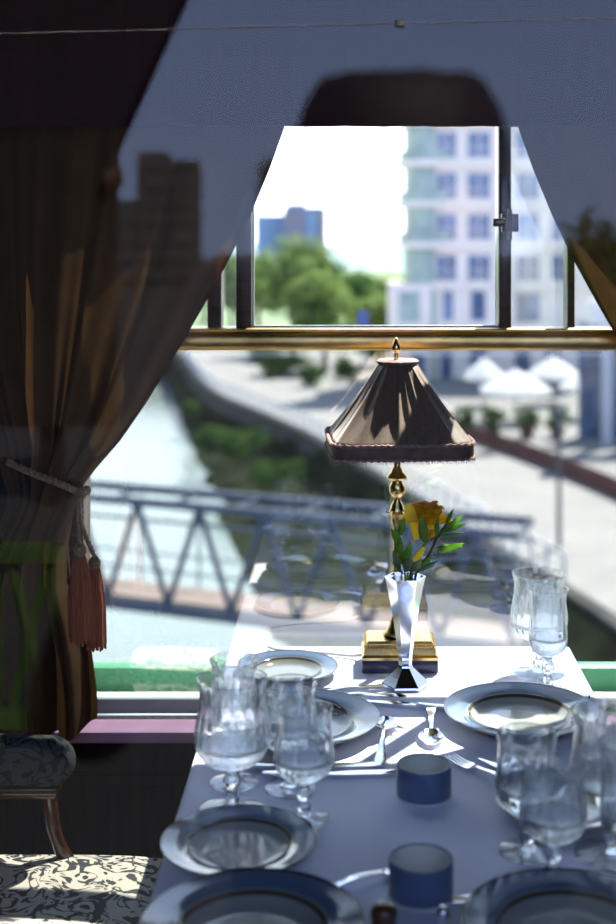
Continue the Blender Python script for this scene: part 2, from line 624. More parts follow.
struct(mesh_obj('trim_1', bx(-1.5, 1.7, 2.645, 2.737, 0.575, 0.60, bev=0.006), MAUVE))     # inner sill ledge
struct(mesh_obj('trim_2', bx(-2.2, 2.4, 2.812, 2.86, 0.617, 0.680, bev=0.012), GREENPAINT))  # green coach rail outside

# pelmet over the curtains
pz = at(0, 126, 2.49).z
pel = thing('pelmet', 'dark maroon pelmet across the top of the far window above the curtains', 'pelmet', (0.1, 2.49, pz))
bm = bmesh.new()
n = 120
A, B, A2, B2 = [], [], [], []
for i in range(n + 1):
    x = -1.15 + 2.3 * i / n
    y = 0.006 * sin(i * 0.9) + 0.004 * sin(i * 2.3)
    for lst, yy, zz in ((A, y, 0.0), (B, y, 0.42), (A2, y + .012, 0.0), (B2, y + .012, 0.42)):
        lst.append(bm.verts.new((x, yy, zz)))
for i in range(n):
    for P, Q in ((A, B), (A2, B2), (A, A2), (B, B2)):
        bm.faces.new((P[i], P[i + 1], Q[i + 1], Q[i]))
mesh_obj('valance', bm, MAROON, pel)
mesh_obj('hem_braid', bx(-1.15, 1.15, -0.012, -0.006, 0.0, 0.006), MAROON, pel)

# ------------------------------------------------------------------ curtains
def curtain(name, label, mirror):
    rows = [(-110, -150, 338), (0, -135, 322), (60, -125, 306), (128, -110, 286), (170, -104, 271), (215, -95, 252), (260, -84, 230), (300, -72, 208), (350, -52, 179),
            (400, -28, 149), (440, -6, 122), (470, 8, 96), (484, 14, 85), (492, 16, 81), (502, 14, 79), (520, 6, 73), (545, -8, 70), (580, -22, 74),
            (615, -34, 86), (650, -42, 95), (685, -48, 99), (705, -50, 100), (716, -50, 99)]
    Y0 = 2.585
    s = 2.62 / F
    NU, NV = 150, 110
    bm = bmesh.new()
    grid = []
    for j in range(NV + 1):
        y = -110 + (716 + 110) * j / NV
        xl, xr = lerp_tab(rows, y)
        g = max(0.0, 1 - abs(y - 490) / 240.0)          # gathered amount
        row = []
        for i in range(NU + 1):
            u = i / NU
            x = xl + (xr - xl) * u
            amp = 0.034 * (1 - 0.45 * g)
            if y > 520:
                amp = 0.036
            ph = 2 * pi * (5.5 * u + 0.5 * sin(3.1 * u + 0.4)) + 0.35 * sin(y * 0.012)
            dy = amp * sin(ph) + 0.010 * sin(2.3 * ph + 1.0 + y * .004)
            # gather bulges round at the tie
            dy += -0.03 * g * (1 - (2 * u - 1) ** 2)
            zz = CZ - (y - PY) * s
            if y > 690:
                zz -= (y - 690) / 26.0 * (0.030 * min(1, (1 - u) * 5)) + 0.0
            X = (x - PX) * s + 0.006 * cos(ph) * (0.4 + g)
            if mirror:
                X = 2 * (401 - PX) * s - X
            # last edge turns slightly back
            row.append(bm.verts.new((X, Y0 + dy, zz)))
        grid.append(row)
    for j in range(NV):
        for i in range(NU):
            bm.faces.new((grid[j][i], grid[j][i + 1], grid[j + 1][i + 1], grid[j + 1][i]))
    o = mesh_obj(name, bm, CURTAIN, smooth=True, ang=180)
    tag(o, label, 'curtain', 'curtains at the far window')
    return o


curtain('curtain', 'brown velvet curtain gathered by a tasselled rope beside the damask chair', False)
curtain('curtain', 'brown curtain swept to the right side of the window, no tassel showing', True)

# tie back with two tassels
tp0 = at(80, 492, 2.52)
tie = thing('tassel_tieback', 'twisted gold rope with two russet tassels holding the curtain above the chair', 'tieback', tp0)
def helix(path, R, turns, phase):
    out = []
    for i, p in enumerate(path):
        a = phase + turns * 2 * pi * i / len(path)
        out.append(Vector(p) + Vector((0.3 * R * cos(a), R * cos(a), R * sin(a))))
    return out
pth = smooth_path([at(8, 462, 2.535) - tp0, at(30, 472, 2.51) - tp0, at(58, 483, 2.50) - tp0, at(78, 491, 2.515) - tp0, at(88, 491, 2.56) - tp0, at(86, 488, 2.64) - tp0], 16)
bm = bmesh.new()
for q in range(2):
    tube(helix(pth, 0.004, 14, q * pi), 0.0042, 8, bm)
mesh_obj('rope', bm, ROPE, tie)
kb = lathe([(0, -0.013), (0.008, -0.010), (0.012, 0), (0.008, 0.010), (0, 0.013)], 16)
mesh_obj('knot', kb, ROPE, tie, loc=(0.004, -0.006, -0.002))


def tassel(top, cordlen, headr, skirtr, skirtlen, lean):
    bm = bmesh.new()
    p = smooth_path([Vector((0, 0, 0)), Vector((top[0] * .3 - .004, 0, -cordlen * .5)), Vector((top[0], top[1], -cordlen))], 14)
    for q in range(2):
        tube(helix(p, 0.003, 7, q * pi), 0.0034, 8, bm)
    mesh_obj('tassel_cord', bm, ROPE, tie)
    h = lathe([(0, 0.004), (headr * .55, 0), (headr, -headr * .8), (headr * .95, -headr * 1.4), (headr * .7, -headr * 2), (headr * .75, -headr * 2.3), (0, -headr * 2.35)], 24,
              rib=lambda th, i: 1 + 0.04 * cos(12 * th))
    mesh_obj('tassel_head', h, ROPE, tie, loc=(top[0], top[1], -cordlen))
    bm = bmesh.new()
    z0 = -headr * 1.9
    ns = 46
    for i in range(ns):
        th = 2 * pi * i / ns
        rr = skirtr * (0.9 + 0.2 * rnd.random())
        L = skirtlen * (0.95 + 0.08 * rnd.random())
        pts = []
        for t in (0, .15, .5, 1):
            r = headr * .75 + (rr - headr * .75) * min(1, t * 2.5)
            pts.append((r * cos(th) + lean * t, r * sin(th), z0 - L * t))
        tube(pts, [.0018, .0024, .0024, .0022], 5, bm)
    merge(bm, lathe([(headr * .5, z0), (skirtr * .9, z0 - skirtlen * .3), (skirtr * .9, z0 - skirtlen * .93), (0, z0 - skirtlen * .93)], 20))
    mesh_obj('tassel_skirt', bm, TASSEL, tie, loc=(top[0], top[1], -cordlen))


tassel((0.002, -0.012), 0.098, 0.013, 0.0225, 0.165, 0.006)
tassel((0.028, 0.004), 0.128, 0.012, 0.0165, 0.155, 0.004)

# ------------------------------------------------------------------ table and cloth
TX0, TX1, TY0, TY1 = -0.252, 0.446, 1.25, 2.696
tbl = thing('dining_table', 'dining table hidden under the white cloth at the far window', 'table', ((TX0 + TX1) / 2, (TY0 + TY1) / 2, 0))
hx, hy = (TX1 - TX0) / 2, (TY1 - TY0) / 2
mesh_obj('table_top', bx(-hx, hx, -hy, hy, .722, .754, bev=.004), WOOD_TABLE, tbl)
for sx in (-1, 1):
    for sy in (-1, 1):
        cx, cy = sx * (hx - .06), sy * (hy - .12)
        lg = lathe([(.022, 0), (.03, .02), (.018, .06), (.024, .3), (.03, .5), (.02, .56), (.032, .60), (.032, .725), (0, .725)], 20)
        mesh_obj('leg', lg, WOOD_TABLE, tbl, loc=(cx, cy, 0))
mesh_obj('apron', bx(-hx + .03, hx - .03, -hy + .05, hy - .05, .65, .722), WOOD_TABLE, tbl)

RD = 0.012


def fold(t, a, b):
    if t < a:
        s_, e, sg = a - t, a, -1
    elif t > b:
        s_, e, sg = t - b, b, 1
    else:
        return t, 0.0, 0
    ang = s_ / RD
    if ang < pi / 2:
        return e + sg * RD * sin(ang), RD * (1 - cos(ang)), sg
    return e + sg * RD, RD + s_ - RD * pi / 2, sg


bm = bmesh.new()
DR = 0.13
us = []
def axis(a, b, dr, n):
    l = [a - dr + i * (dr - .022) / 6 for i in range(6)]
    l += [a - .022 + .022 * i / 8 for i in range(8)]
    l += [a + (b - a) * i / n for i in range(n + 1)]
    l += [b + .022 * (i + 1) / 8 for i in range(8)]
    l += [b + .022 + (dr - .022) * (i + 1) / 6 for i in range(6)]
    return l
ux = axis(TX0, TX1, DR, 60)
uy = axis(TY0, TY1, DR, 110)
g = []
for y in uy:
    row = []
    for x in ux:
        fx, dx, sx = fold(x, TX0, TX1)
        fy, dy, sy = fold(y, TY0, TY1)
        d = max(dx, dy) if min(dx, dy) == 0 else sqrt(dx * dx + dy * dy) * 0.9
        w = min(1, max(0, d - .015) / DR)
        if sx:
            fx += sx * w * (0.012 + 0.010 * sin(17 * y))
        if sy:
            k2 = 0.25 if sy > 0 else 1.0
            fy += sy * w * k2 * (0.012 + 0.010 * sin(19 * x))
        z = TZ - d + (0.0 if d else 0.0006 * sin(9 * x + 3 * y) * sin(7 * y))
        row.append(bm.verts.new((fx, fy, z)))
    g.append(row)
for j in range(len(uy) - 1):
    for i in range(len(ux) - 1):
        bm.faces.new((g[j][i], g[j][i + 1], g[j + 1][i + 1], g[j + 1][i]))
cl = mesh_obj('tablecloth', bm, CLOTH, ang=180)
tag(cl, 'white linen tablecloth draped over the table, sunlit at the window end', 'tablecloth')
TOP = TZ + 0.0012

# ------------------------------------------------------------------ lamp
lx, ly = 0.0925, 2.572
lamp = thing('table_lamp', 'brass table lamp with pleated brown fabric shade behind the silver vase', 'lamp', (lx, ly, TOP), 0.0)
bm = bx(-.075, .075, -.050, .050, 0, .026, bev=.003)
mesh_obj('plinth', bm, NAVY, lamp)
bm = bmesh.new()
levels = [(.0755, .026), (.0755, .031), (.071, .035), (.070, .045), (.0695, .048), (.066, .050), (.066, .056), (.062, .060), (.040, .0615), (.028, .0645)]
rings = []
for h, z in levels:
    rings.append([bm.verts.new((sx * h, sy * (h - .025), z)) for sx, sy in ((-1, -1), (1, -1), (1, 1), (-1, 1))])
for a, b2 in zip(rings, rings[1:]):
    for q in range(4):
        bm.faces.new((a[q], a[(q + 1) % 4], b2[(q + 1) % 4], b2[q]))
bm.faces.new(rings[-1])
bm.faces.new(rings[0])
base = mesh_obj('base', bm, BRASS, lamp, ang=20)
bm = bmesh.new()
for side in range(4):
    for i in range(24):
        t = -.067 + .134 * i / 23
        p = {0: (t, -.0435), 1: (t, .0435), 2: (-.0685, t * .63), 3: (.0685, t * .63)}[side]
        b2 = bmesh.new()
        bmesh.ops.create_icosphere(b2, subdivisions=1, radius=.0030)
        merge(bm, b2, Matrix.Translation((p[0], p[1], .051)))
mesh_obj('beading', bm, BRASS, base)
z0 = TOP
prof = [(0, .064), (.028, .064), (.028, .068), (.023, .072), (.017, .082), (.0110, .10), (.0085, .125), (.0080, .20), (.0078, .26), (.0085, .280), (.0120, .292),
        (.0115, .298), (.0165, .304), (.0170, .311), (.0135, .317), (.0125, .322), (.0075, .330), (.0068, .336), (.012, .342), (.0160, .350), (.0165, .360), (.0115, .367),
        (.0105, .370), (.0195, .374), (.0210, .378), (.0165, .384), (.0120, .388), (.0105, .394), (.0065, .400), (.0075, .408), (.0070, .43), (0, .43)]
mesh_obj('stem', lathe(prof, 32), BRASS, lamp, ang=50)
mesh_obj('stem_collar', lathe([(.0165, .303), (.0200, .306), (.0200, .309), (.0165, .312)], 12, rib=lambda t, i: 1 + .12 * cos(6 * t)), BRASS, lamp)
mesh_obj('bulb_socket', lathe([(0, .43), (.014, .43), (.014, .47), (.011, .48), (0, .48)], 20), BRASS, lamp)
mesh_obj('bulb', lathe([(0, .478), (.011, .48), (.02, .505), (.022, .525), (.014, .55), (0, .56)], 20), BULB, lamp)


def superR(th, p):
    c, s_ = abs(cos(th)), abs(sin(th))
    return 1.0 / (c ** p + s_ ** p) ** (1.0 / p)


zb, zt = 1.193 - z0, 1.368 - z0
zbb = zb + 0.028
NT = 240
r2 = random.Random(3)
pleats = [(2 * pi * (i + .5 * r2.random()) / 26, 0.5 + r2.random(), 0.035 + 0.05 * r2.random()) for i in range(26)]


def pleat(th):
    v = 0
    for c, a, w in pleats:
        d = (th - c + pi) % (2 * pi) - pi
        v += a * math.exp(-(d / w) ** 2)
    return v


PL = [pleat(2 * pi * i / NT) for i in range(NT)]
rot = radians(4)
bm = bmesh.new()
rings = []
NVV = 24
for j in range(NVV + 1):
    t = j / NVV
    z = zbb + (zt - zbb) * t
    ring = []
    for i in range(NT):
        th = 2 * pi * i / NT
        p = 2 + 5.0 * (1 - t) ** 0.7
        rb = 0.136 * (1 - t) + 0.037 * t - 0.006 * sin(pi * t)
        r = rb * superR(th - rot, p)
        r *= 1 + 0.075 * (PL[i] - 0.6) * (0.25 + sin(pi * min(1, t * .9 + .1))) * (0.4 + 0.6 * t)
        ring.append(bm.verts.new((r * cos(th), r * sin(th), z)))
    rings.append(ring)
for a, b2 in zip(rings, rings[1:]):
    for i in range(NT):
        bm.faces.new((a[i], a[(i + 1) % NT], b2[(i + 1) % NT], b2[i]))
sh = mesh_obj('lamp_shade', bm, SHADE, lamp, ang=180)
md = sh.modifiers.new('thickness', 'SOLIDIFY')
md.thickness = 0.0012
# band under the braid
bm = bmesh.new()
rings = []
for zz, rr in ((zbb + .002, .137), (zbb - .004, .1395), (zbb - .016, .1405), (zb, .1395), (zb, .1365), (zbb, .134)):
    rings.append([bm.verts.new((rr * superR(2 * pi * i / NT - rot, 7) * cos(2 * pi * i / NT), rr * superR(2 * pi * i / NT - rot, 7) * sin(2 * pi * i / NT), zz)) for i in range(NT)])
for a, b2 in zip(rings, rings[1:]):
    for i in range(NT):
        bm.faces.new((a[i], a[(i + 1) % NT], b2[(i + 1) % NT], b2[i]))
mesh_obj('shade_band', bm, BRAIDBAND, sh)
bm = bmesh.new()
for zz, rr, r0 in ((zbb + .001, .1395, .0034), (zb + .002, .1405, .0028)):
    pts = []
    for i in range(NT + 1):
        th = 2 * pi * i / NT
        R = rr * superR(th - rot, 7) + .0012 * sin(i * pi / 1.5)
        pts.append((R * cos(th), R * sin(th), zz + .0010 * cos(i * pi / 1.5)))
    tube(pts, r0, 6, bm, cap=False)
mesh_obj('braid', bm, BRAID, sh)
bm = bmesh.new()
for i in range(420):                       # short frayed fringe
    th = 2 * pi * i / 420
    R = .1402 * superR(th - rot, 7)
    a = rnd.uniform(-.004, .004)
    tube([(R * cos(th), R * sin(th), zb + .002), ((R + a * .4) * cos(th), (R + a * .4) * sin(th), zb - .003), ((R + a) * cos(th + a), (R + a) * sin(th + a), zb - .003 - .004 * rnd.random())], .0005, 3, bm)
mesh_obj('fringe', bm, BRAID, sh)
bm = lathe([(.034, zt - .002), (.041, zt - .001), (.0425, zt + .004), (.038, zt + .007), (.012, zt + .006), (.006, zt + .006), (0, zt + .006)], 36, rib=lambda t, i: 1 + .015 * cos(18 * t))
mesh_obj('shade_cap', bm, BRAID, sh)
fz = zt + .006  # underside of the finial
mesh_obj('finial', lathe([(0, fz), (.0045, fz), (.004, fz + .014), (.0085, fz + .018), (.0095, fz + .022), (.008, fz + .030), (.0045, fz + .038), (.0025, fz + .042), (0, fz + .046)], 20), BRASS, lamp)
cp = smooth_path([(-.070, .03, .012), (-.10, .05, .004), (-.15, .065, .004), (-.20, .072, .004), (-.25, .09, .004), (-.27, .108, .004)], 8)
mesh_obj('flex', tube(cp, .0028, 8), CORD, lamp)

for o_ in lamp.children:
    if o_.name.split('.')[0] in ('stem', 'stem_collar', 'bulb_socket', 'bulb'):
        o_.location.x = -.004
    if o_.name.split('.')[0] in ('lamp_shade',):
        o_.location.x = -.003
    if o_.name.split('.')[0] in ('shade_cap', 'finial'):
        o_.location.x = -.006
# ------------------------------------------------------------------ vase + flower
vx, vy = 0.1000, 2.458
vase = thing('bud_vase', 'silver six-sided trumpet bud vase in front of the lamp', 'vase', (vx, vy, TOP), radians(2))
VP = [(0, .0), (.0445, .0), (.0455, .003), (.0445, .006), (.015, .034), (.0125, .040), (.0140, .06), (.0205, .11), (.029, .16), (.0350, .190), (.0385, .205), (.0395, .208),
      (.0372, .208), (.0335, .190), (.026, .15), (.014, .07), (0, .06)]
bm = lathe(VP, 6)
mesh_obj('vase_body', bm, SILVER, vase, smooth=True, ang=25)

vrt = Vector((vx, vy, TOP))


def leaf_bm(L, W, bend, fold_=0.25, n=10):
    bm = bmesh.new()
    rows = []
    for i in range(n + 1):
        t = i / n
        w = W * (sin(pi * t ** 0.8) ** 0.9) if 0 < t < 1 else 0.0006
        x = L * t
        z = bend * t * t * L
        rows.append((bm.verts.new((x, -w, z + abs(w) * fold_)), bm.verts.new((x, 0, z)), bm.verts.new((x, w, z + abs(w) * fold_))))
    for a, b in zip(rows, rows[1:]):
        bm.faces.new((a[0], a[1], b[1], b[0]))
        bm.faces.new((a[1], a[2], b[2], b[1]))
    return bm


def place_leaf(parent, org, tip, W, bend, mat, roll=0.0, name='leaf'):
    d = Vector(tip) - Vector(org)
    L = d.length
    o = mesh_obj(name, leaf_bm(L, W, bend), mat, parent, ang=180)
    md = o.modifiers.new('thickness', 'SOLIDIFY')
    md.thickness = 0.0008
    set_frame(o, org, d, roll)
    return o


def set_frame(o, org, d, roll):
    x = Vector(d).normalized()
    n = Vector((sin(roll * 2.7) * .7, -1, .35 + .5 * sin(roll * 5)))
    n = (n - x * n.dot(x)).normalized()
    y = n.cross(x)
    m = Matrix((x, y, n)).transposed()
    o.location = org
    o.rotation_mode = 'QUATERNION'
    o.rotation_quaternion = m.to_quaternion()


YV = vy
def fp(x, y, dY=0.0):
    return at(x, y, YV + dY) - vrt


fl = thing('flower', 'yellow and orange flower head with green foliage in the bud vase', 'flower', vrt)
mesh_obj('flower_stem', tube(smooth_path([(0, 0, .10), fp(410, 578), fp(418, 556, -.004), fp(427, 540)], 6), .0028, 8), LEAF, fl)


def petal_bm(L, W, curl):
    bm = bmesh.new()
    rows = []
    for i in range(9):
        t = i / 8
        w = W * (0.35 + 0.9 * t - 0.5 * t * t) * (1 - (max(0, t - .8) / .2) ** 2 * .7)
        row = []
        for k in (-1, -.5, 0, .5, 1):
            row.append(bm.verts.new((L * t * (1 - .25 * curl * t), w * k, L * (curl * (0.9 * t - 0.9 * t * t)) + w * k * k * .5 + .0015 * sin(9 * t + 5 * k))))
        rows.append(row)
    for a, b in zip(rows, rows[1:]):
        for k in range(4):
            bm.faces.new((a[k], a[k + 1], b[k + 1], b[k]))
    return bm


bc = fp(427, 538)
for layer, (np_, el, L, W, mt, nm) in enumerate(((8, 34, .072, .036, PETAL, 'outer_petal'), (8, 54, .080, .036, PETAL, 'petal'), (7, 68, .084, .033, PETALORANGE, 'petal'), (5, 80, .080, .025, PETALORANGE, 'inner_petal'))):
    for i in range(np_):
        az = 2 * pi * (i + .37 * layer) / np_ + rnd.uniform(-.15, .15)
        o = mesh_obj(nm, petal_bm(L * rnd.uniform(.9, 1.08), W, 0.55), mt, fl, ang=180)
        o.location = bc
        o.rotation_euler = (0, -radians(el + rnd.uniform(-6, 6)), az)
# separate petals drooping to the left and below
for (a, b2, W) in (((416, 540), (405, 501), .015), ((424, 547), (412, 562), .010)):
    o = mesh_obj('outer_petal', petal_bm((fp(*a) - fp(*b2)).length, W, .3), PETAL, fl, ang=180)
    set_frame(o, fp(*a, -.022), fp(*b2, -.030) - fp(*a, -.022), W * 60)

sp = thing('leafy_sprig', 'dark stemmed sprig of green leaves right of the yellow flower', 'leaves', vrt)
mesh_obj('twig', tube(smooth_path([(0.004, 0, .09), fp(416, 574, -.01), fp(428, 556, -.025), fp(437, 538, -.03), fp(448, 522, -.03)], 6), [.0026] * 24 + [.0018], 8), STEMM, sp)
for (a, b2, dy0, dy1, W, mt, roll) in (
        ((440, 535), (462, 512), -.03, -.04, .0075, LEAF, .8), ((443, 531), (466, 524), -.03, -.03, .006, LEAF, .5), ((440, 536), (465, 531), -.03, -.045, .005, LEAFPALE, .9),
        ((437, 552), (464, 541), -.028, -.04, .008, LEAF, .9), ((436, 548), (462, 548), -.028, -.02, .006, LEAF, .3), ((425, 543), (421, 513), -.045, -.055, .0095, LEAF, 1.2),
        ((436, 537), (437, 514), -.045, -.05, .005, LEAF, 1.0), ((446, 524), (452, 508), -.03, -.03, .005, LEAF, .6), ((420, 570), (440, 560), -.015, -.03, .004, LEAFPALE, .5),
        ((418, 572), (432, 552), -.012, -.03, .007, LEAF, 1.0)):
    place_leaf(sp, fp(*a, dy0), fp(*b2, dy1), W, .12, mt, roll)
gp = thing('foliage_sprig', 'grey green leafy foliage spilling over the left of the bud vase rim', 'leaves', vrt)
mesh_obj('twig', tube(smooth_path([(-.004, 0, .09), fp(405, 575, -.01), fp(402, 552, -.02), fp(398, 530, -.02)], 6), .0018, 8), LEAF, gp)
for (a, b2, dy0, dy1, W, mt, roll) in (
        ((402, 560), (394, 524), -.018, -.03, .008, LEAF, 1.1), ((403, 565), (400, 540), -.015, -.035, .008, LEAF, 1.3), ((404, 568), (409, 538), -.015, -.035, .009, LEAF, 1.0),
        ((400, 572), (391, 548), -.01, -.03, .007, LEAFPALE, 1.0), ((405, 572), (413, 553), -.012, -.045, .0085, LEAFPALE, 1.2), ((410, 572), (422, 556), -.012, -.045, .009, LEAFPALE, 1.1),
        ((404, 574), (388, 562), -.012, -.04, .003, LEAFPALE, .6), ((412, 574), (437, 562), -.012, -.05, .003, LEAFPALE, .6), ((399, 545), (389, 528), -.018, -.02, .006, LEAF, .7),
        ((400, 536), (404, 516), -.018, -.03, .007, LEAF, 1.1)):
    place_leaf(gp, fp(*a, dy0), fp(*b2, dy1), W, .15, mt, roll)

# ------------------------------------------------------------------ plates
def plate(name, R, h, label, cat, px_, py_, group, copies):
    mt = plate_mat(name + '_glaze', R)
    k = R / 0.135
    pf = [(0, .0035 * k), (.060 * k, .0035 * k), (.078 * k, .0045 * k), (.088 * k, h * .55), (.093 * k, h * .72), (.115 * k, h * .86), (.132 * k, h * .98), (.1345 * k, h), (.135 * k, h - .001),
          (.132 * k, h - .004), (.112 * k, h * .5), (.092 * k, .0015), (.088 * k, 0), (.070 * k, 0), (.066 * k, .0012), (0, .0012)]
    proto = mesh_obj(name, lathe(pf, 96), mt, ang=60)
    items = [(label, (px_, py_))] + copies
    for i, (lb, (X, Y)) in enumerate(items):
        o = proto if i == 0 else proto.copy()
        if i:
            C.objects.link(o)
        o.location = (X, Y, TOP)
        tag(o, lb, cat, group)


plate('dinner_plate', .135, .027, 'blue rimmed dinner plate behind the right front goblets, lit by the sun', 'plate', .295, 2.262, 'dinner plates laid on the table',
      [('blue rimmed dinner plate half hidden behind the left goblets', (-.088, 2.225)),
       ('dark dinner plate cut off by the bottom edge, nearer the left chair side', (-.122, 1.545)),
       ('dark dinner plate cut off at the bottom right corner', (.265, 1.545))])
plate('side_plate', .098, .018, 'white sunlit side plate behind the left goblets near the window', 'plate', *on(288, 675, TZ).xy, 'side plates laid on the table',
      [('shaded side plate under the right front goblets', tuple(on(562, 812, TZ).xy))])
plate('bread_plate', .108, .020, 'shiny blue rimmed bread plate in front of the left goblets', 'plate', *on(239, 853, TZ).xy, 'side plates laid on the table', [])

# ------------------------------------------------------------------ goblets
def goblet_kind(H, bowl, zin, stem, foot, nrib):
    """bowl = outer profile (r, z) from the rim down; thin wall above, heavy glass below zin"""
    sm = smooth_path([(r, 0, z) for r, z in bowl], 6)
    outer = [(p.x, p.z) for p in sm]
    inner = []
    for i, (r, z) in enumerate(outer):
        if z > zin + .012:
            f = min(1, (outer[0][1] - z) / (outer[0][1] - zin))
            inner.append((r - .0014 - .0022 * f * f, z))
    rb, zb_ = inner[-1]
    nb_ = 8
    for i in range(1, nb_ + 1):                      # rounded floor of the hollow
        a = pi / 2 * i / nb_
        inner.append((max(0, rb * cos(a)), zb_ - (zb_ - zin) * sin(a)))
    inner[-1] = (0, zin)
    full = [(0, outer[-1][1])] + outer[::-1] + [(outer[0][0] - .0007, outer[0][1] + .0006)] + inner
    n_out = len(outer)
    ztop, zlow = outer[0][1], outer[-1][1]

    def rib(th, i):
        if i == 0 or i >= len(full) - 1 or i > n_out + 1:
            return 1.0
        t = (full[i][1] - zlow) / (ztop - zlow)
        a = 0.022 * max(0, min(1, (0.82 - t) * 4)) * min(1, max(0, t - .05) * 6)
        return 1 + a * abs(cos(nrib * th / 2)) - a * .5
    b = lathe(full, nrib * 8, rib=rib)
    s = lathe([(0, stem[0][1])] + [(r, z) for r, z in stem] + [(0, stem[-1][1])], 8)
    f = lathe([(0, 0), (foot, 0), (foot, .0012), (foot * .96, .0022), (foot * .55, .0042), (foot * .28, .008), (.0085, .0125), (0, .0125)], 48)
    return b, s, f


KINDS = {
    'water_goblet': goblet_kind(.197, [(.0530, .197), (.0505, .188), (.0488, .178), (.0495, .160), (.0525, .138), (.0555, .118), (.0555, .104), (.0510, .088), (.0400, .075), (.0230, .067), (.0105, .0615), (.0095, .058)], .092,
                                [(.0093, .0586), (.0085, .056), (.0125, .050), (.014, .044), (.0115, .037), (.0075, .031), (.0095, .026), (.0125, .021), (.009, .0124)], .0495, 20),
    'wine_goblet': goblet_kind(.163, [(.0425, .163), (.0410, .156), (.0402, .148), (.0408, .130), (.0425, .112), (.0442, .098), (.0440, .086), (.0400, .074), (.0300, .064), (.0170, .0575), (.0090, .053), (.0085, .051)], .080,
                                [(.0083, .0516), (.0078, .049), (.011, .044), (.0125, .039), (.0105, .033), (.007, .028), (.0088, .024), (.0115, .020), (.0085, .0124)], .0395, 18),
    'flute_goblet': goblet_kind(.193, [(.0390, .193), (.0365, .187), (.0345, .178), (.0340, .160), (.0348, .130), (.0362, .108), (.0355, .092), (.0310, .079), (.0210, .070), (.0110, .064), (.0085, .060)], .092,
                                 [(.0083, .0606), (.0078, .057), (.011, .051), (.0125, .045), (.0105, .038), (.007, .032), (.0088, .027), (.0115, .021), (.0085, .0124)], .038, 16),
}
PROTO = {}


def goblet(kind, px_, py_, label, group):
    p = on(px_, py_, TZ)
    loc = (p.x, p.y, TOP)
    if kind not in PROTO:
        t = thing(kind, label, 'glass', loc, 0, group)
        b, s, f = KINDS[kind]
        mesh_obj('bowl', b, CRYSTAL, t, ang=180)
        mesh_obj('stem', s, CRYSTAL, t, ang=30)
        mesh_obj('foot', f, CRYSTAL, t, ang=60)
        PROTO[kind] = t
        return t
    return dup(PROTO[kind], loc, rnd.uniform(0, 3), label, group)


GL = 'crystal goblets left of the blue ramekins'
GR = 'crystal goblets at the right front'
GF = 'crystal goblets by the window at the right'
goblet('water_goblet', 232, 811, 'large tulip goblet nearest the bread plate in the left cluster', GL)
goblet('flute_goblet', 234, 783, 'narrow flute goblet rising behind the large left tulip goblet', GL)
goblet('wine_goblet', 290, 789, 'small wine goblet at the back right of the left cluster', GL)
goblet('wine_goblet', 304, 820, 'small wine goblet at the front right of the left cluster, beside the bread plate', GL)
goblet('water_goblet', 539, 674, 'large sunlit tulip goblet behind the flute near the window', GF)
goblet('flute_goblet', 548, 691, 'narrow sunlit flute goblet behind the right dinner plate', GF)
goblet('wine_goblet', 527, 852, 'small wine goblet at the left back of the right front cluster', GR)
goblet('wine_goblet', 553, 884, 'small wine goblet standing foremost left in the right front cluster', GR)
goblet('water_goblet', 610, 855, 'large tulip goblet at the back of the right front cluster by the picture edge', GR)
goblet('flute_goblet', 628, 892, 'flute goblet cut by the right picture edge, foremost in its cluster', GR)

# ------------------------------------------------------------------ ramekins and cruets
def ramekin(px_, py_, label, proto=None):
    p = on(px_, py_, TZ)
    loc = (p.x, p.y, TOP)
    if proto:
        return dup(proto, loc, 0, label, 'blue ramekins')
    t = thing('ramekin', label, 'ramekin', loc, 0, 'blue ramekins')
    r = .0420
    mesh_obj('ramekin_body', lathe([(0, 0), (r * .97, 0), (r, .003), (r, .047), (r - .001, .0485), (r - .0025, .0485), (r - .0035, .047)], 64), RAMBLUE, t)
    mesh_obj('lining', lathe([(r - .0035, .047), (r - .0042, .044), (r - .005, .010), (r - .012, .006), (0, .006)], 64), RAMIN, t)
    mesh_obj('foot_ring', lathe([(r * .975, 0), (r + .0008, .0), (r + .0008, .003), (r * .99, .0035)], 64), RAMIN, t)
    return t


rk = ramekin(424, 796, 'blue ramekin in the middle of the table before the spoons')
ramekin(421, 896, 'dark blue ramekin nearest the bottom edge between the front plates', rk)


def shaker(px_, py_, ztop_px, r, mat, label, cat):
    Y = on(px_, 940, TZ).y
    p = Vector(((px_ - PX) * Y / F, Y, TOP))
    h = CZ - (ztop_px - PY) * Y / F - TOP
    t = thing(cat + '_shaker', label, cat + ' shaker', p)
    mesh_obj('body', lathe([(0, 0), (r * 1.15, 0), (r * 1.2, .004), (r * .9, h * .45), (r * .95, h * .6), (0, h * .6)], 28), SILVER if cat == 'salt' else BROWNCAP, t)
    mesh_obj('cap', lathe([(r * .95, h * .6), (r, h * .66), (r * .98, h * .82), (r * .7, h * .95), (r * .25, h), (0, h)], 28), mat, t)


shaker(384, 940, 903, .0165, BROWNCAP, 'brown topped shaker at the bottom edge left of the front ramekin', 'pepper')
shaker(443, 940, 906, .0085, SILVER, 'slim silver topped shaker at the bottom edge right of the front ramekin', 'salt')

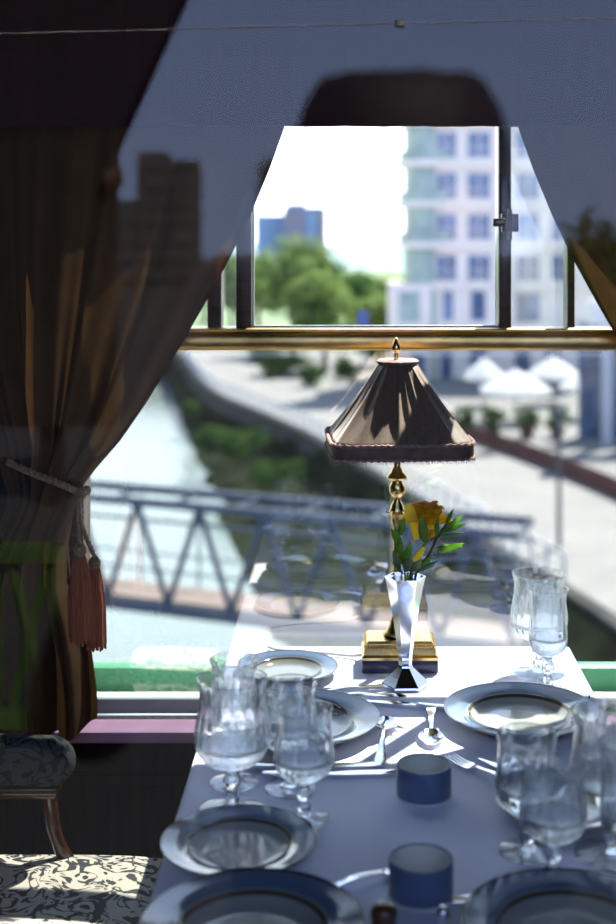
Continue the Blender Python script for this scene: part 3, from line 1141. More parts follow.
# ------------------------------------------------------------------ cutlery
def strip(bm, rows, th):
    """rows of (s, half width left, half width right, z) along +X"""
    up, dn = [], []
    for s_, a, b, z in rows:
        up.append((bm.verts.new((s_, a, z + th)), bm.verts.new((s_, (a + b) / 2, z + th * 1.25)), bm.verts.new((s_, b, z + th))))
        dn.append((bm.verts.new((s_, a, z)), bm.verts.new((s_, (a + b) / 2, z)), bm.verts.new((s_, b, z))))
    for i in range(len(rows) - 1):
        for q in range(2):
            bm.faces.new((up[i][q], up[i + 1][q], up[i + 1][q + 1], up[i][q + 1]))
            bm.faces.new((dn[i][q], dn[i][q + 1], dn[i + 1][q + 1], dn[i + 1][q]))
        bm.faces.new((up[i][0], dn[i][0], dn[i + 1][0], up[i + 1][0]))
        bm.faces.new((up[i][2], up[i + 1][2], dn[i + 1][2], dn[i][2]))
    for U, D in ((up[0], dn[0]), (up[-1], dn[-1])):
        bm.faces.new((U[0], U[1], D[1], D[0]))
        bm.faces.new((U[1], U[2], D[2], D[1]))


def handle_rows(L0, L1):
    r = []
    for i in range(15):
        t = i / 14
        w = interp([(0, .0035), (.03, .0075), (.12, .0105), (.25, .0085), (.6, .0048), (1, .0036)], t)
        z = interp([(0, .0012), (.25, .0035), (.7, .009), (1, .0065)], t)
        r.append((L0 + (L1 - L0) * t, -w, w, z))
    return r


def fork_bm(L=.195):
    bm = bmesh.new()
    strip(bm, handle_rows(0, L * .66), .0024)
    rows = []
    for t, w, z in ((0, .0036, .0065), (.25, .008, .0045), (.5, .0115, .003), (1, .0125, .0028)):
        rows.append((L * (.66 + .12 * t), -w, w, z))
    strip(bm, rows, .002)
    for q in range(4):
        c = -.0098 + q * .00653
        rows = []
        for t, w, z in ((0, .0022, .0028), (.4, .0020, .0022), (.8, .0016, .0045), (1, .0008, .0065)):
            rows.append((L * (.78 + .22 * t), c - w, c + w, z))
        strip(bm, rows, .0018)
    return bm


def spoon_bm(L=.205):
    bm = bmesh.new()
    strip(bm, handle_rows(0, L * .68), .0024)
    rows = []
    NR = 14
    top, bot = [], []
    for i in range(NR + 1):
        t = i / NR
        w = .0215 * max(.16, sin(pi * min(1, (t * .93 + .05)))) ** .7
        zc = .0065 * (1 - t) + .0045 * t
        T, Bt = [], []
        for q in range(-4, 5):
            f = q / 4
            dip = .0062 * (1 - f * f) * sin(pi * min(1, t * 1.02)) ** .8
            T.append(bm.verts.new((L * (.68 + .32 * t), w * f, zc + .0015 - dip + .0022)))
            Bt.append(bm.verts.new((L * (.68 + .32 * t), w * f, zc + .0003 - dip + .0022)))
        top.append(T)
        bot.append(Bt)
    for i in range(NR):
        for q in range(8):
            bm.faces.new((top[i][q], top[i + 1][q], top[i + 1][q + 1], top[i][q + 1]))
            bm.faces.new((bot[i][q], bot[i][q + 1], bot[i + 1][q + 1], bot[i + 1][q]))
        bm.faces.new((top[i][0], bot[i][0], bot[i + 1][0], top[i + 1][0]))
        bm.faces.new((top[i][8], top[i + 1][8], bot[i + 1][8], bot[i][8]))
    for T, Bt in ((top[0], bot[0]), (top[-1], bot[-1])):
        for q in range(8):
            bm.faces.new((T[q], T[q + 1], Bt[q + 1], Bt[q]))
    return bm


def knife_parts(L=.22):
    h = bmesh.new()
    rows = []
    for t, w in ((0, .003), (.04, .007), (.2, .0085), (.6, .0068), (.95, .0058), (1, .004)):
        rows.append((L * .45 * t, -w, w, .0004))
    strip(h, rows, .006)
    b = bmesh.new()
    rows = []
    for t, a, c in ((0, -.004, .004), (.06, -.008, .0055), (.3, -.0105, .006), (.75, -.0105, .006), (.92, -.006, .006), (1, .003, .0055)):
        rows.append((L * (.45 + .55 * t), a, c, .0022))
    strip(b, rows, .0014)
    return h, b


CUT = {}


def cutlery(kind, p0, p1, label, group):
    """p0 = handle end pixel, p1 = tip pixel, both on the cloth; real length, placed at the tip end's midpoint"""
    a, b = on(*p0, TZ), on(*p1, TZ)
    d = b - a
    rz = atan2(d.y, d.x)
    loc = Vector((a.x, a.y, TOP))
    if kind not in CUT:
        t = None
        if kind == 'knife':
            t = thing('table_knife', label, 'knife', loc, rz, group)
            h, bl = knife_parts()
            mesh_obj('handle', h, SILVER, t, ang=30)
            mesh_obj('blade', bl, SILVER, t, ang=30)
        elif kind == 'fork':
            t = mesh_obj('table_fork', fork_bm(), SILVER, None, ang=40)
        else:
            t = mesh_obj('table_spoon', spoon_bm(), SILVER, None, ang=60)
        t.location = loc
        t.rotation_euler = (0, 0, rz)
        tag(t, label, kind, group)
        CUT[kind] = t
        return t
    return dup(CUT[kind], loc, rz, label, group)


cutlery('spoon', (380, 768), (388, 711), 'silver spoon lying bowl up towards the lamp behind the middle ramekin', 'spoons')
cutlery('spoon', (431, 706), (431, 759), 'silver spoon lying handle to the vase just left of the right dinner plate', 'spoons')
cutlery('fork', (392, 688), (322, 696), 'silver fork beside the vase foot, nearer the window of two', 'forks')
cutlery('fork', (406, 698), (340, 700), 'silver fork on the left of the vase, nearer the left plate', 'forks')
cutlery('knife', (470, 712), (402, 706), 'silver knife lying across from the right plate towards the vase', 'knives')
cutlery('knife', (590, 699), (470, 697), 'silver knife on the window side of the right dinner plate', 'knives')
cutlery('knife', (252, 769), (392, 766), 'silver knife along the left dinner plate, touching the shade line', 'knives')
cutlery('knife', (262, 777), (394, 774), 'silver knife parallel in front of the other left knife', 'knives')
cutlery('fork', (535, 800), (448, 759), 'silver fork slanting from the right goblets, next to the right plate', 'forks')
cutlery('knife', (578, 808), (492, 766), 'silver knife slanting from under the right goblets towards the middle ramekin', 'knives')
cutlery('fork', (296, 903), (391, 876), 'silver fork beside the front ramekin with tines towards it', 'forks')
cutlery('knife', (590, 896), (449, 904), 'silver knife between the front ramekin and the bottom right plate', 'knives')

# ------------------------------------------------------------------ armchair
ch = thing('armchair', 'carved wooden armchair in cream and black damask left of the table', 'armchair', (-.66, 2.13, 0))


def cushion(x0, x1, y0, y1, z0, z1, dome, n=24, bev=.03):
    bm = bmesh.new()
    top, bot = [], []
    for j in range(n + 1):
        T, Bt = [], []
        for i in range(n + 1):
            u, v = i / n * 2 - 1, j / n * 2 - 1
            e = (1 - abs(u) ** 6) * (1 - abs(v) ** 6)
            sq = lambda q: q * (1 - .0 * abs(q))
            x = (x0 + x1) / 2 + sq(u) * (x1 - x0) / 2
            y = (y0 + y1) / 2 + sq(v) * (y1 - y0) / 2
            T.append(bm.verts.new((x, y, z1 - bev + bev * e ** .5 + dome * (1 - u * u) * (1 - v * v))))
            Bt.append(bm.verts.new((x, y, z0)))
        top.append(T)
        bot.append(Bt)
    for j in range(n):
        for i in range(n):
            bm.faces.new((top[j][i], top[j][i + 1], top[j + 1][i + 1], top[j + 1][i]))
            bm.faces.new((bot[j][i], bot[j + 1][i], bot[j + 1][i + 1], bot[j][i + 1]))
    for i in range(n):
        bm.faces.new((top[0][i], bot[0][i], bot[0][i + 1], top[0][i + 1]))
        bm.faces.new((top[n][i], top[n][i + 1], bot[n][i + 1], bot[n][i]))
        bm.faces.new((top[i][0], top[i + 1][0], bot[i + 1][0], bot[i][0]))
        bm.faces.new((top[i][n], bot[i][n], bot[i + 1][n], top[i + 1][n]))
    return bm


mesh_obj('seat', cushion(-.30, .335, -.345, .285, .37, .478, .012), DAMASK, ch, ang=60)
mesh_obj('seat_frame', bx(-.31, .345, -.35, .285, .31, .37, bev=.008), WOOD_CHAIR, ch)
bk = cushion(-.28, .28, -.30, .32, 0, .07, .02)
bmesh.ops.rotate(bk, verts=bk.verts, cent=(0, 0, 0), matrix=Matrix.Rotation(pi / 2, 3, 'Y'))
bo = mesh_obj('backrest', bk, DAMASK, ch, ang=60, loc=(-.34, 0, .78))
bo.rotation_euler = (0, -.12, 0)
mesh_obj('back_frame', bx(-.40, -.355, -.36, .31, .37, 1.12, bev=.015), WOOD_CHAIR, ch)
for sy in (-1, 1):
    yy = .235 if sy > 0 else -.31
    # padded arm : rounded bar along X with a fat rounded front
    bm = bmesh.new()
    pts, rs = [], []
    for i in range(41):
        t = 1 - (1 - i / 40) ** 2
        x = -.34 + (.148 + .34) * t
        r = .044 if t < .9 else .044 * sqrt(max(0.02, 1 - ((t - .9) / .1) ** 2 * .97))
        pts.append((x, yy, .651 + .006 * sin(t * pi)))
        rs.append(r)
    tube(pts, rs, 24, bm)
    for v in bm.verts:
        v.co.z = .651 + (v.co.z - .651) * 1.02
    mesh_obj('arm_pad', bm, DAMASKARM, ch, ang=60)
    mesh_obj('arm_rail', bx(-.36, .12, yy - .025, yy + .025, .590, .612, bev=.008), WOOD_CHAIR, ch)
    sp_ = smooth_path([(.100, yy, .60), (.102, yy, .57), (.108, yy, .53), (.122, yy, .49), (.140, yy + .02 * sy, .44), (.16, yy + .03 * sy, .36)], 6)
    mesh_obj('arm_support', tube(sp_, [.012 + .002 * abs(sin(i * .2)) for i in range(len(sp_))], 14), WOOD_CHAIR, ch)
    for x in (-.29, .31):
        lg = lathe([(0, 0), (.016, 0), (.02, .01), (.015, .03), (.02, .16), (.03, .26), (.03, .32), (0, .32)], 16)
        mesh_obj('leg', lg, WOOD_CHAIR, ch, loc=(x, yy * 1.02, 0))

# ------------------------------------------------------------------ outside : river, banks, promenade
GZ, WZ = -11.0, -15.0
bm = bmesh.new()
bmesh.ops.create_grid(bm, x_segments=1, y_segments=1, size=1)
for v in bm.verts:
    v.co = Vector((-120 + v.co.x * 420, 380 + v.co.y * 376, WZ))
struct(mesh_obj('river', bm, WATER))
edge = [on(*p, GZ) for p in ((166, 343), (178, 353), (205, 387), (258, 412), (308, 435), (400, 490), (500, 553), (616, 625))]
edge.append(Vector((10.5, 30, GZ)))
edge.append(Vector((11.5, 12, GZ)))
edge = smooth_path(edge, 6)
foot = [on(*p, WZ) for p in ((150, 355), (163, 375), (186, 440), (202, 490), (224, 560), (252, 640))]
foot += [Vector((-1.5, 40, WZ)), Vector((1.0, 26, WZ)), Vector((2.5, 12, WZ))]
foot = smooth_path(foot, 6)
M_ = 60
def resample(pl, n):
    L = [0]
    for a, b in zip(pl, pl[1:]):
        L.append(L[-1] + (b - a).length)
    out = []
    for i in range(n + 1):
        s_ = L[-1] * i / n
        k = 0
        while k < len(L) - 2 and L[k + 1] < s_:
            k += 1
        t = (s_ - L[k]) / max(1e-9, L[k + 1] - L[k])
        out.append(pl[k].lerp(pl[k + 1], min(1, t)))
    return out
E, Fo = resample(edge, M_), resample(foot, M_)
bm = bmesh.new()
rows = []
for i in range(M_ + 1):
    row = []
    for j in range(9):
        t = j / 8
        p = E[i].lerp(Fo[i], t)
        p = Vector((p.x, p.y, GZ - 1.2 * min(1, t * 8) - (GZ - 1.2 - WZ + .3) * t ** .8 if j else GZ))
        if 0 < j < 8:
            p += Vector((rnd.uniform(-.3, .3), rnd.uniform(-.3, .3), rnd.uniform(-.25, .35)))
        row.append(bm.verts.new(p))
    rows.append(row)
for i in range(M_):
    for j in range(8):
        bm.faces.new((rows[i][j], rows[i][j + 1], rows[i + 1][j + 1], rows[i + 1][j]))
struct(mesh_obj('riverbank', bm, BANK))
# concrete kerb along the bank top
bm = bmesh.new()
kr = []
for i in range(M_ + 1):
    d = (E[min(i + 1, M_)] - E[max(i - 1, 0)]).normalized()
    nrm = Vector((d.y, -d.x, 0))
    if nrm.x > 0:
        nrm = -nrm
    p = E[i]
    kr.append([bm.verts.new(q) for q in (p - nrm * .5 + Vector((0, 0, .02)), p + nrm * .1 + Vector((0, 0, .02)), p + nrm * .25 + Vector((0, 0, -1.3)), p - nrm * .5 + Vector((0, 0, -1.3)))])
for a, b2 in zip(kr, kr[1:]):
    for q in range(4):
        bm.faces.new((a[q], a[(q + 1) % 4], b2[(q + 1) % 4], b2[q]))
struct(mesh_obj('quay_wall', bm, CONC))
# promenade + far ground
poly = [(p.x, p.y) for p in E]
bm = bmesh.new()
vs = [bm.verts.new((x, y, GZ)) for x, y in poly] + [bm.verts.new(p) for p in ((90, 12, GZ), (160, 160, GZ), (-10, 210, GZ), (-40, 190, GZ))]
f_ = bm.faces.new(vs)
bmesh.ops.triangulate(bm, faces=[f_])
struct(mesh_obj('promenade', bm, PAVE))
bm = bmesh.new()
vs = [bm.verts.new(p) for p in ((-420, 175, GZ + .1), (-60, 165, GZ + .1), (-24, 158, GZ + .1), (60, 150, GZ + .1), (300, 140, GZ + .1), (600, 1000, GZ + .1), (-600, 1000, GZ + .1))]
bm.faces.new(vs)
struct(mesh_obj('far_field', bm, GRASSM))
# raised terrace behind the brick wall
wall_line = smooth_path([on(*p, GZ) for p in ((440, 424), (478, 443), (533, 463), (616, 498), (740, 556))], 6)
bm = bmesh.new()
vs = [bm.verts.new((p.x, p.y + .3, GZ + .85)) for p in wall_line] + [bm.verts.new(p) for p in ((90, 60, GZ + .85), (90, 118, GZ + .85), (6, 118, GZ + .85))]
f_ = bm.faces.new(vs)
bmesh.ops.triangulate(bm, faces=[f_])
struct(mesh_obj('terrace', bm, PAVE2))
bm = bmesh.new()
tw = []
for p in wall_line:
    tw.append([bm.verts.new(p + Vector(q)) for q in ((0, -.25, 0), (0, -.25, 1.0), (0, .3, 1.0), (0, .3, 0))])
for a, b2 in zip(tw, tw[1:]):
    for q in range(4):
        bm.faces.new((a[q], a[(q + 1) % 4], b2[(q + 1) % 4], b2[q]))
struct(mesh_obj('terrace_wall', bm, BRICKM))

# balustrade along the promenade edge
R_ = resample([p for p in edge if 47 < p.y < 150], 70)
rl = thing('balustrade', 'white balustrade of posts and rails along the promenade edge over the river', 'railing', R_[0])
bm = bmesh.new()
off = Vector((.35, .2, 0))
for hz, rr in ((1.15, .07), (.25, .05), (.7, .03)):
    tube([p - R_[0] + off + Vector((0, 0, hz)) for p in R_], rr, 6, bm)
mesh_obj('rail', bm, WHITEP, rl)
for p in R_:
    q = p - R_[0] + off
    mesh_obj('post', bx(q.x - .06, q.x + .06, q.y - .06, q.y + .06, 0, 1.15, bev=.02), WHITEP, rl)

# trees
def crown_bm(H, Rr, seed, n, leaf, flat=1.0):
    r = random.Random(seed)
    bm = bmesh.new()
    blobs = []
    for i in range(11):
        a = r.uniform(0, 2 * pi)
        d = Rr * .62 * sqrt(r.random())
        blobs.append((d * cos(a), d * sin(a), H * r.uniform(.38, .82), Rr * r.uniform(.32, .55)))
    blobs.append((0, 0, H * .80, Rr * .5))
    for i in range(n):
        bx_, by_, bz_, br = r.choice(blobs)
        d = Vector((r.gauss(0, 1), r.gauss(0, 1), r.gauss(0, 1))).normalized() * br * (r.random() ** .35)
        p = Vector((bx_, by_, bz_)) + d * Vector((1, 1, flat)).x
        nrm = (d + Vector((r.uniform(-1, 1), r.uniform(-1, 1), r.uniform(-.2, 1))) * br * .6).normalized()
        a = nrm.orthogonal().normalized()
        b = nrm.cross(a)
        th = r.uniform(0, 2 * pi)
        a, b = a * cos(th) + b * sin(th), b * cos(th) - a * sin(th)
        s_ = leaf * r.uniform(.6, 1.3)
        bm.faces.new([bm.verts.new(p + a * s_ * u + b * s_ * v) for u, v in ((-1, 0), (0, -.55), (1, 0), (0, .55))])
    return bm


def trunk_bm(H, Rr, seed):
    r = random.Random(seed)
    bm = tube([(0, 0, 0), (.1, 0, H * .25), (0, .1, H * .5), (0, 0, H * .75)], [H * .03, H * .024, H * .018, H * .008], 8)
    for i in range(5):
        a = r.uniform(0, 2 * pi)
        tube([(0, 0, H * (.3 + .06 * i)), (Rr * .25 * cos(a), Rr * .25 * sin(a), H * .5), (Rr * .55 * cos(a), Rr * .55 * sin(a), H * .68)], [H * .013, H * .009, H * .004], 6, bm)
    return bm


def tree_proto(seed, mat, label, loc, H, Rr, group):
    t = thing('broadleaf_tree', label, 'tree', loc, 0, group)
    mesh_obj('trunk', trunk_bm(H, Rr, seed), BARK, t)
    mesh_obj('crown', crown_bm(H, Rr, seed, 2600, .42), mat, t, smooth=False)
    return t


TG = 'trees beyond the promenade'
def gp_(x, Y, z=GZ):
    return Vector(((x - PX) * Y / F, Y, z))
tA = tree_proto(1, TREEL, 'tall bright green tree left of centre below the blue block', gp_(292, 150), 14.5, 6.0, TG)
tB = tree_proto(2, TREED, 'dark green tree behind the tall bright tree, showing at its right', gp_(345, 175), 9.5, 4.6, TG)
tC = tree_proto(5, TREEL, 'low bright green tree against the left side of the white tower', gp_(380, 136), 7.2, 4.2, TG)
dup(tA, gp_(258, 171), 1.0, 'bright green tree at the left edge of the open window light', TG, (0.95, 0.95, .86))
dup(tA, gp_(325, 130), 2.2, 'bright green tree in front of the dark one, right of the tallest tree', TG, (0.8, 0.8, .72))
dup(tB, gp_(232, 192), 2.0, 'dark green tree showing through the narrow side pane at left', TG, (1.1, 1.1, 1.25))
dup(tB, gp_(360, 208), 4.0, 'dark green tree in the gap under the far hills', TG, (1, 1, .95))
dup(tA, gp_(205, 212), 3.0, 'tall green tree mostly hidden by the left curtain', TG, (1, 1, .8))
dup(tC, gp_(395, 190), 1.4, 'green tree just touching the white tower behind the low bright tree', TG, (1, 1, 1.1))
dup(tB, gp_(315, 236), .4, 'distant dark tree under the blue block', TG, (1.3, 1.3, 1.2))

# shrubs
sb = thing('shrub', 'green shrub on the far lawn just under the brass rail, left of two', 'shrub', gp_(283, 124), 0, 'shrubs beside the promenade')
mesh_obj('stem', tube([(0, 0, 0), (0, 0, .8)], .08, 6), BARK, sb)
mesh_obj('foliage', crown_bm(2.4, 2.6, 11, 700, .28), TREED, sb, smooth=False)
dup(sb, gp_(313, 116), 1, 'green shrub under the brass rail left of the lamp shade', 'shrubs beside the promenade', (.62, .62, .8))
dup(sb, gp_(345, 122), 2, 'green shrub behind the lamp shade top', 'shrubs beside the promenade', (.62, .62, .8))
dup(sb, gp_(262, 140), 2, 'small far shrub at the left end of the promenade lawn', 'shrubs beside the promenade', (.9, .9, .9))
for (x, y, s_, lb) in ((212, 440, .7, 'bright weed clump on the upper riverbank'), (243, 448, .8, 'bright weed clump halfway down the riverbank'),
                       (190, 405, .5, 'weed clump at the far end of the riverbank'), (276, 478, .7, 'weed clump on the riverbank above the bridge')):
    p = on(x, y + 8, -12.8)
    dup(sb, p, rnd.uniform(0, 6), lb, 'weeds on the riverbank', (s_, s_, s_ * .8))
for (x, lb) in ((466, 'potted green bush left of the white parasols'), (493, 'second potted bush from the left before the parasols'), (527, 'potted bush in front of the tallest white parasol'), (557, 'potted bush before the right parasol')):
    pt = thing('planter', lb, 'planter', gp_(x, 79, GZ + .85), 0, 'planters on the terrace')
    mesh_obj('pot', lathe([(0, 0), (.35, 0), (.5, .7), (.45, .7), (0, .6)], 16), BRICKM, pt)
    mesh_obj('foliage', crown_bm(1.9, .9, int(x), 220, .2), TREED, pt, smooth=False)

# the white tower block
BY = 115.0
kb_ = BY / F


def bX(x):
    return (x - PX) * kb_


def bZ(y):
    return CZ - (y - PY) * kb_


tow = thing('apartment_tower', 'white apartment tower with curved glass balconies beyond the trees', 'building', (bX(430), BY, GZ))
ox, oy, oz = tow.location
bm = bmesh.new()
xw0, xw1 = bX(431), bX(640)
box(bm, xw0 - ox, xw1 - ox, 0.0, 12, 0, 25)
mesh_obj('tower_wall', bm, BWHITE, tow)
pitch = 41 * kb_
zs = [bZ(335 + 0) + 0]
for fl_ in range(-1, 4):
    ytop = 284 - 41 * (fl_ + 1)        # slab line above storey
    zc = bZ(ytop + 2) - oz
    mesh_obj('floor_band', bx(xw0 - ox - .05, xw1 - ox, -.25, 0.02, zc - .32, zc + .32), BWHITE, tow)
    if fl_ < 0:
        continue
    # rounded balcony at the left corner
    mesh_obj('balcony_slab', lathe([(0, zc - .3), (2.95, zc - .3), (2.95, zc + .25), (0, zc + .25)], 32), BWHITE, tow, loc=(bX(431) - ox, 2.3, 0))
    mesh_obj('balcony_glass', lathe([(2.80, zc + .25), (2.86, zc + .25), (2.86, zc + 1.15), (2.80, zc + 1.15)], 32, closed=True), BGREEN, tow, loc=(bX(431) - ox, 2.3, 0))
    for (a, b2) in ((436, 457), (467, 491), (516, 540), (550, 574)):
        y0, y1 = ytop + 38, ytop + 11
        fr = bmesh.new()
        X0, X1, Z0, Z1 = bX(a) - ox, bX(b2) - ox, bZ(y0) - oz, bZ(y1) - oz
        for q in ((X0, X0 + .1, Z0, Z1), (X1 - .1, X1, Z0, Z1), ((X0 + X1) / 2 - .05, (X0 + X1) / 2 + .05, Z0, Z1), (X0, X1, Z0, Z0 + .1), (X0, X1, Z1 - .1, Z1), (X0, X1, Z0 + .85, Z0 + .93)):
            box(fr, q[0], q[1], -.10, -.02, q[2], q[3])
        f_ = mesh_obj('window', fr, BWHITE, tow)
        mesh_obj('window_glass', bx(X0, X1, -.05, .005, Z0, Z1), BGLASS, f_)
mesh_obj('bay_core', lathe([(0, 0), (2.35, 0), (2.35, 25), (0, 25)], 32), BGREEN, tow, loc=(bX(431) - ox, 2.3, 0))
# base storeys
for (a, b2, y0, y1) in ((443, 453, 320, 291), (471, 485, 320, 291), (516, 540, 322, 293), (440, 452, 384, 350), (470, 487, 386, 345), (515, 530, 386, 350), (545, 560, 386, 350)):
    fr = bx(bX(a) - ox - .1, bX(b2) - ox + .1, -.12, .0, bZ(y0) - oz - .1, bZ(y1) - oz + .1)
    f_ = mesh_obj('window', fr, BWHITE, tow)
    mesh_obj('window_glass', bx(bX(a) - ox, bX(b2) - ox, -.16, -.11, bZ(y0) - oz, bZ(y1) - oz), BGLASS, f_)
mesh_obj('podium', bx(bX(391) - ox, xw0 - ox, -.5, 11, 0, bZ(284) - oz), BWHITE, tow)
f_ = mesh_obj('window', bx(bX(398) - ox, bX(420) - ox, -.6, -.5, bZ(322) - oz, bZ(290) - oz), BWHITE, tow)
mesh_obj('window_glass', bx(bX(399) - ox, bX(419) - ox, -.64, -.59, bZ(321) - oz, bZ(291) - oz), BGREEN, f_)
mesh_obj('shop_front', bx(bX(395) - ox, bX(425) - ox, -.6, -.5, .2, 3.0), BGLASS, tow)

# far blocks
bl = thing('office_block', 'hazy blue grey office block rising behind the tall tree', 'building', ((290 - PX) * 400 / F, 400, GZ))
k4 = 400 / F
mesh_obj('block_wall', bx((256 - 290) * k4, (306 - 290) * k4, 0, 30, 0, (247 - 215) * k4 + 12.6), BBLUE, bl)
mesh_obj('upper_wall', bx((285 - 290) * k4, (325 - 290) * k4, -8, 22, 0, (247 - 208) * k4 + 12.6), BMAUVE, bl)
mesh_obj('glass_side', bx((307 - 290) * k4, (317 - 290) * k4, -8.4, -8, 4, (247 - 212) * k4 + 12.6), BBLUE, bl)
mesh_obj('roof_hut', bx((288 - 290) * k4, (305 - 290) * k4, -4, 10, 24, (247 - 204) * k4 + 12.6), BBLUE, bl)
bn = thing('banner_sign', 'small upright blue banner at the foot of the white tower', 'sign', gp_(363, 128))
mesh_obj('panel', bx(-.45, .45, -.08, .08, 2.2, 6.2, bev=.03), BANNER, bn)
mesh_obj('post', tube([(0, 0, 0), (0, 0, 2.2)], .07, 8), POLE, bn)
# hills
bm = bmesh.new()
rows = []
for j in range(8):
    rows.append([bm.verts.new((-700 + 1400 * i / 60, 700 + j * 60, GZ + (max(0, sin(pi * j / 7)) * (15.0 + 2.2 * sin(i * .55) + 1.4 * sin(i * 1.7 + j))))) for i in range(61)])
for a, b2 in zip(rows, rows[1:]):
    for i in range(60):
        bm.faces.new((a[i], a[i + 1], b2[i + 1], b2[i]))
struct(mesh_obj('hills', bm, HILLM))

# parasols on the terrace
def parasol(x, Y, ybase, yridge, ytop, w, label, proto=None):
    loc = gp_(x, Y, GZ + .85)
    if proto:
        return dup(proto, loc, .3, label, 'white parasols on the terrace', (w, w, 1))
    t = thing('parasol', label, 'parasol', loc, 0, 'white parasols on the terrace')
    mesh_obj('pole', tube([(0, 0, 0), (0, 0, 3.3)], .06, 8), POLE, t)
    bm = bmesh.new()
    n = 8
    top = bm.verts.new((0, 0, 3.6))
    for rr, z in ():
        pass
    ring = [bm.verts.new((2.5 * cos(2 * pi * i / n + .39), 2.5 * sin(2 * pi * i / n + .39), 2.25)) for i in range(n)]
    mid = [bm.verts.new((1.2 * cos(2 * pi * i / n + .39), 1.2 * sin(2 * pi * i / n + .39), 2.98)) for i in range(n)]
    low = [bm.verts.new((2.5 * cos(2 * pi * i / n + .39), 2.5 * sin(2 * pi * i / n + .39), 1.95)) for i in range(n)]
    for i in range(n):
        j = (i + 1) % n
        bm.faces.new((top, mid[i], mid[j]))
        bm.faces.new((mid[i], ring[i], ring[j], mid[j]))
        bm.faces.new((ring[i], low[i], low[j], ring[j]))
    o = mesh_obj('canopy', bm, TENT, t, ang=10)
    mesh_obj('base', lathe([(0, 0), (.4, 0), (.4, .12), (.1, .16), (0, .16)], 16), CONC, t)
    return t


pr = parasol(516, 86, 0, 0, 0, 1, 'biggest white parasol on the terrace before the tower, left of the row')
parasol(553, 96, 0, 0, 0, .8, 'white parasol second in the row, beside the biggest', pr)
parasol(590, 88, 0, 0, 0, .85, 'white parasol at the right end of the row by the columns', pr)
parasol(484, 95, 0, 0, 0, .6, 'small white parasol at the left end of the row behind the others', pr)

# portico at the right
po = thing('portico', 'white columned portico in front of dark shop windows at the right edge', 'building', gp_(612, 76, GZ + .85))
k7 = 76 / F
for x in (607, 640, 672):
    mesh_obj('column', bx((x - 612) * k7 - .28, (x - 612) * k7 + .28, -.3, .3, 0, 7.2, bev=.04), WHITEP, po)
mesh_obj('lintel', bx((590 - 612) * k7, 6, -.5, .8, 7.2, 8.6), WHITEP, po)
mesh_obj('dark_wall', bx((588 - 612) * k7, 6, 3, 3.4, 0, 7.2), BGLASS, po)
lp = thing('lamp_post', 'thin dark lamp post standing on the promenade right of the lamp shade', 'lamp post', on(559, 548, GZ) + Vector((0, 0, 0)))
mesh_obj('post', tube([(0, 0, 0), (0, 0, 5.2)], .10, 8), POLE, lp)
mesh_obj('lantern', lathe([(0, 5.2), (.16, 5.25), (.24, 5.7), (.05, 5.95), (0, 5.95)], 8), POLE, lp)

# truss footbridge in front of the river
P0 = on(-60, 577, GZ)
P1 = on(245, 615, GZ)
dirb = (P1 - P0)
dirb.z = 0
dirb.normalize()
nb = Vector((-dirb.y, dirb.x, 0))
Lb = 22.6
start = on(-60, 577, GZ)
fb = thing('footbridge', 'blue grey steel truss footbridge crossing the river', 'bridge', start, atan2(dirb.y, dirb.x))
HT = 3.55
mesh_obj('deck', bx(0, Lb, 0.1, 2.1, -.12, .10), DECK, fb)
for yy, nm in ((0, 'near_truss'), (2.2, 'far_truss')):
    bm = bmesh.new()
    box(bm, 0, Lb, yy - .11, yy + .11, HT - .14, HT + .14)
    box(bm, 0, Lb, yy - .12, yy + .12, -.34, .02)
    box(bm, 0, Lb, yy - .05, yy + .05, HT - .66, HT - .56)
    box(bm, 0, Lb, yy - .03, yy + .03, 1.15, 1.21)
    mesh_obj('chord', bm, TRUSS, fb)
    n = 9
    st = Lb / n
    for i in range(n):
        bm = bmesh.new()
        x0 = i * st
        if yy:
            tube([(x0, yy, 0), (x0, yy, HT)], .04, 6, bm)
        else:
            tube([(x0, yy, 0), (x0 + st / 2, yy, HT)], .11, 6, bm)
            tube([(x0 + st / 2, yy, HT), (x0 + st, yy, 0)], .11, 6, bm)
        mesh_obj('web_brace', bm, TRUSS, fb)
for i in range(10):
    mesh_obj('cross_beam', bx(i * Lb / 9 - .06, i * Lb / 9 + .06, 0, 2.2, HT - .1, HT + .05), TRUSS, fb)

# ------------------------------------------------------------------ behind the camera : what the near pane mirrors
def back(x, y, D):
    """real point whose mirror image in the near pane sits at pixel (x, y), D metres deep"""
    p = at(x, y, D)
    return Vector((p.x, 2 * NY - D, p.z))


bm = bmesh.new()
vs = [bm.verts.new(p) for p in ((-40, .36, -.02), (40, .36, -.02), (40, -9, -.02), (-40, -9, -.02))]
bm.faces.new(vs)
struct(mesh_obj('platform_ground', bm, ASPHALT))
bm = bmesh.new()
vs = [bm.verts.new(p) for p in ((-900, -9, -6), (900, -9, -6), (900, -900, -6), (-900, -900, -6))]
bm.faces.new(vs)
struct(mesh_obj('city_ground', bm, ASPHALT))

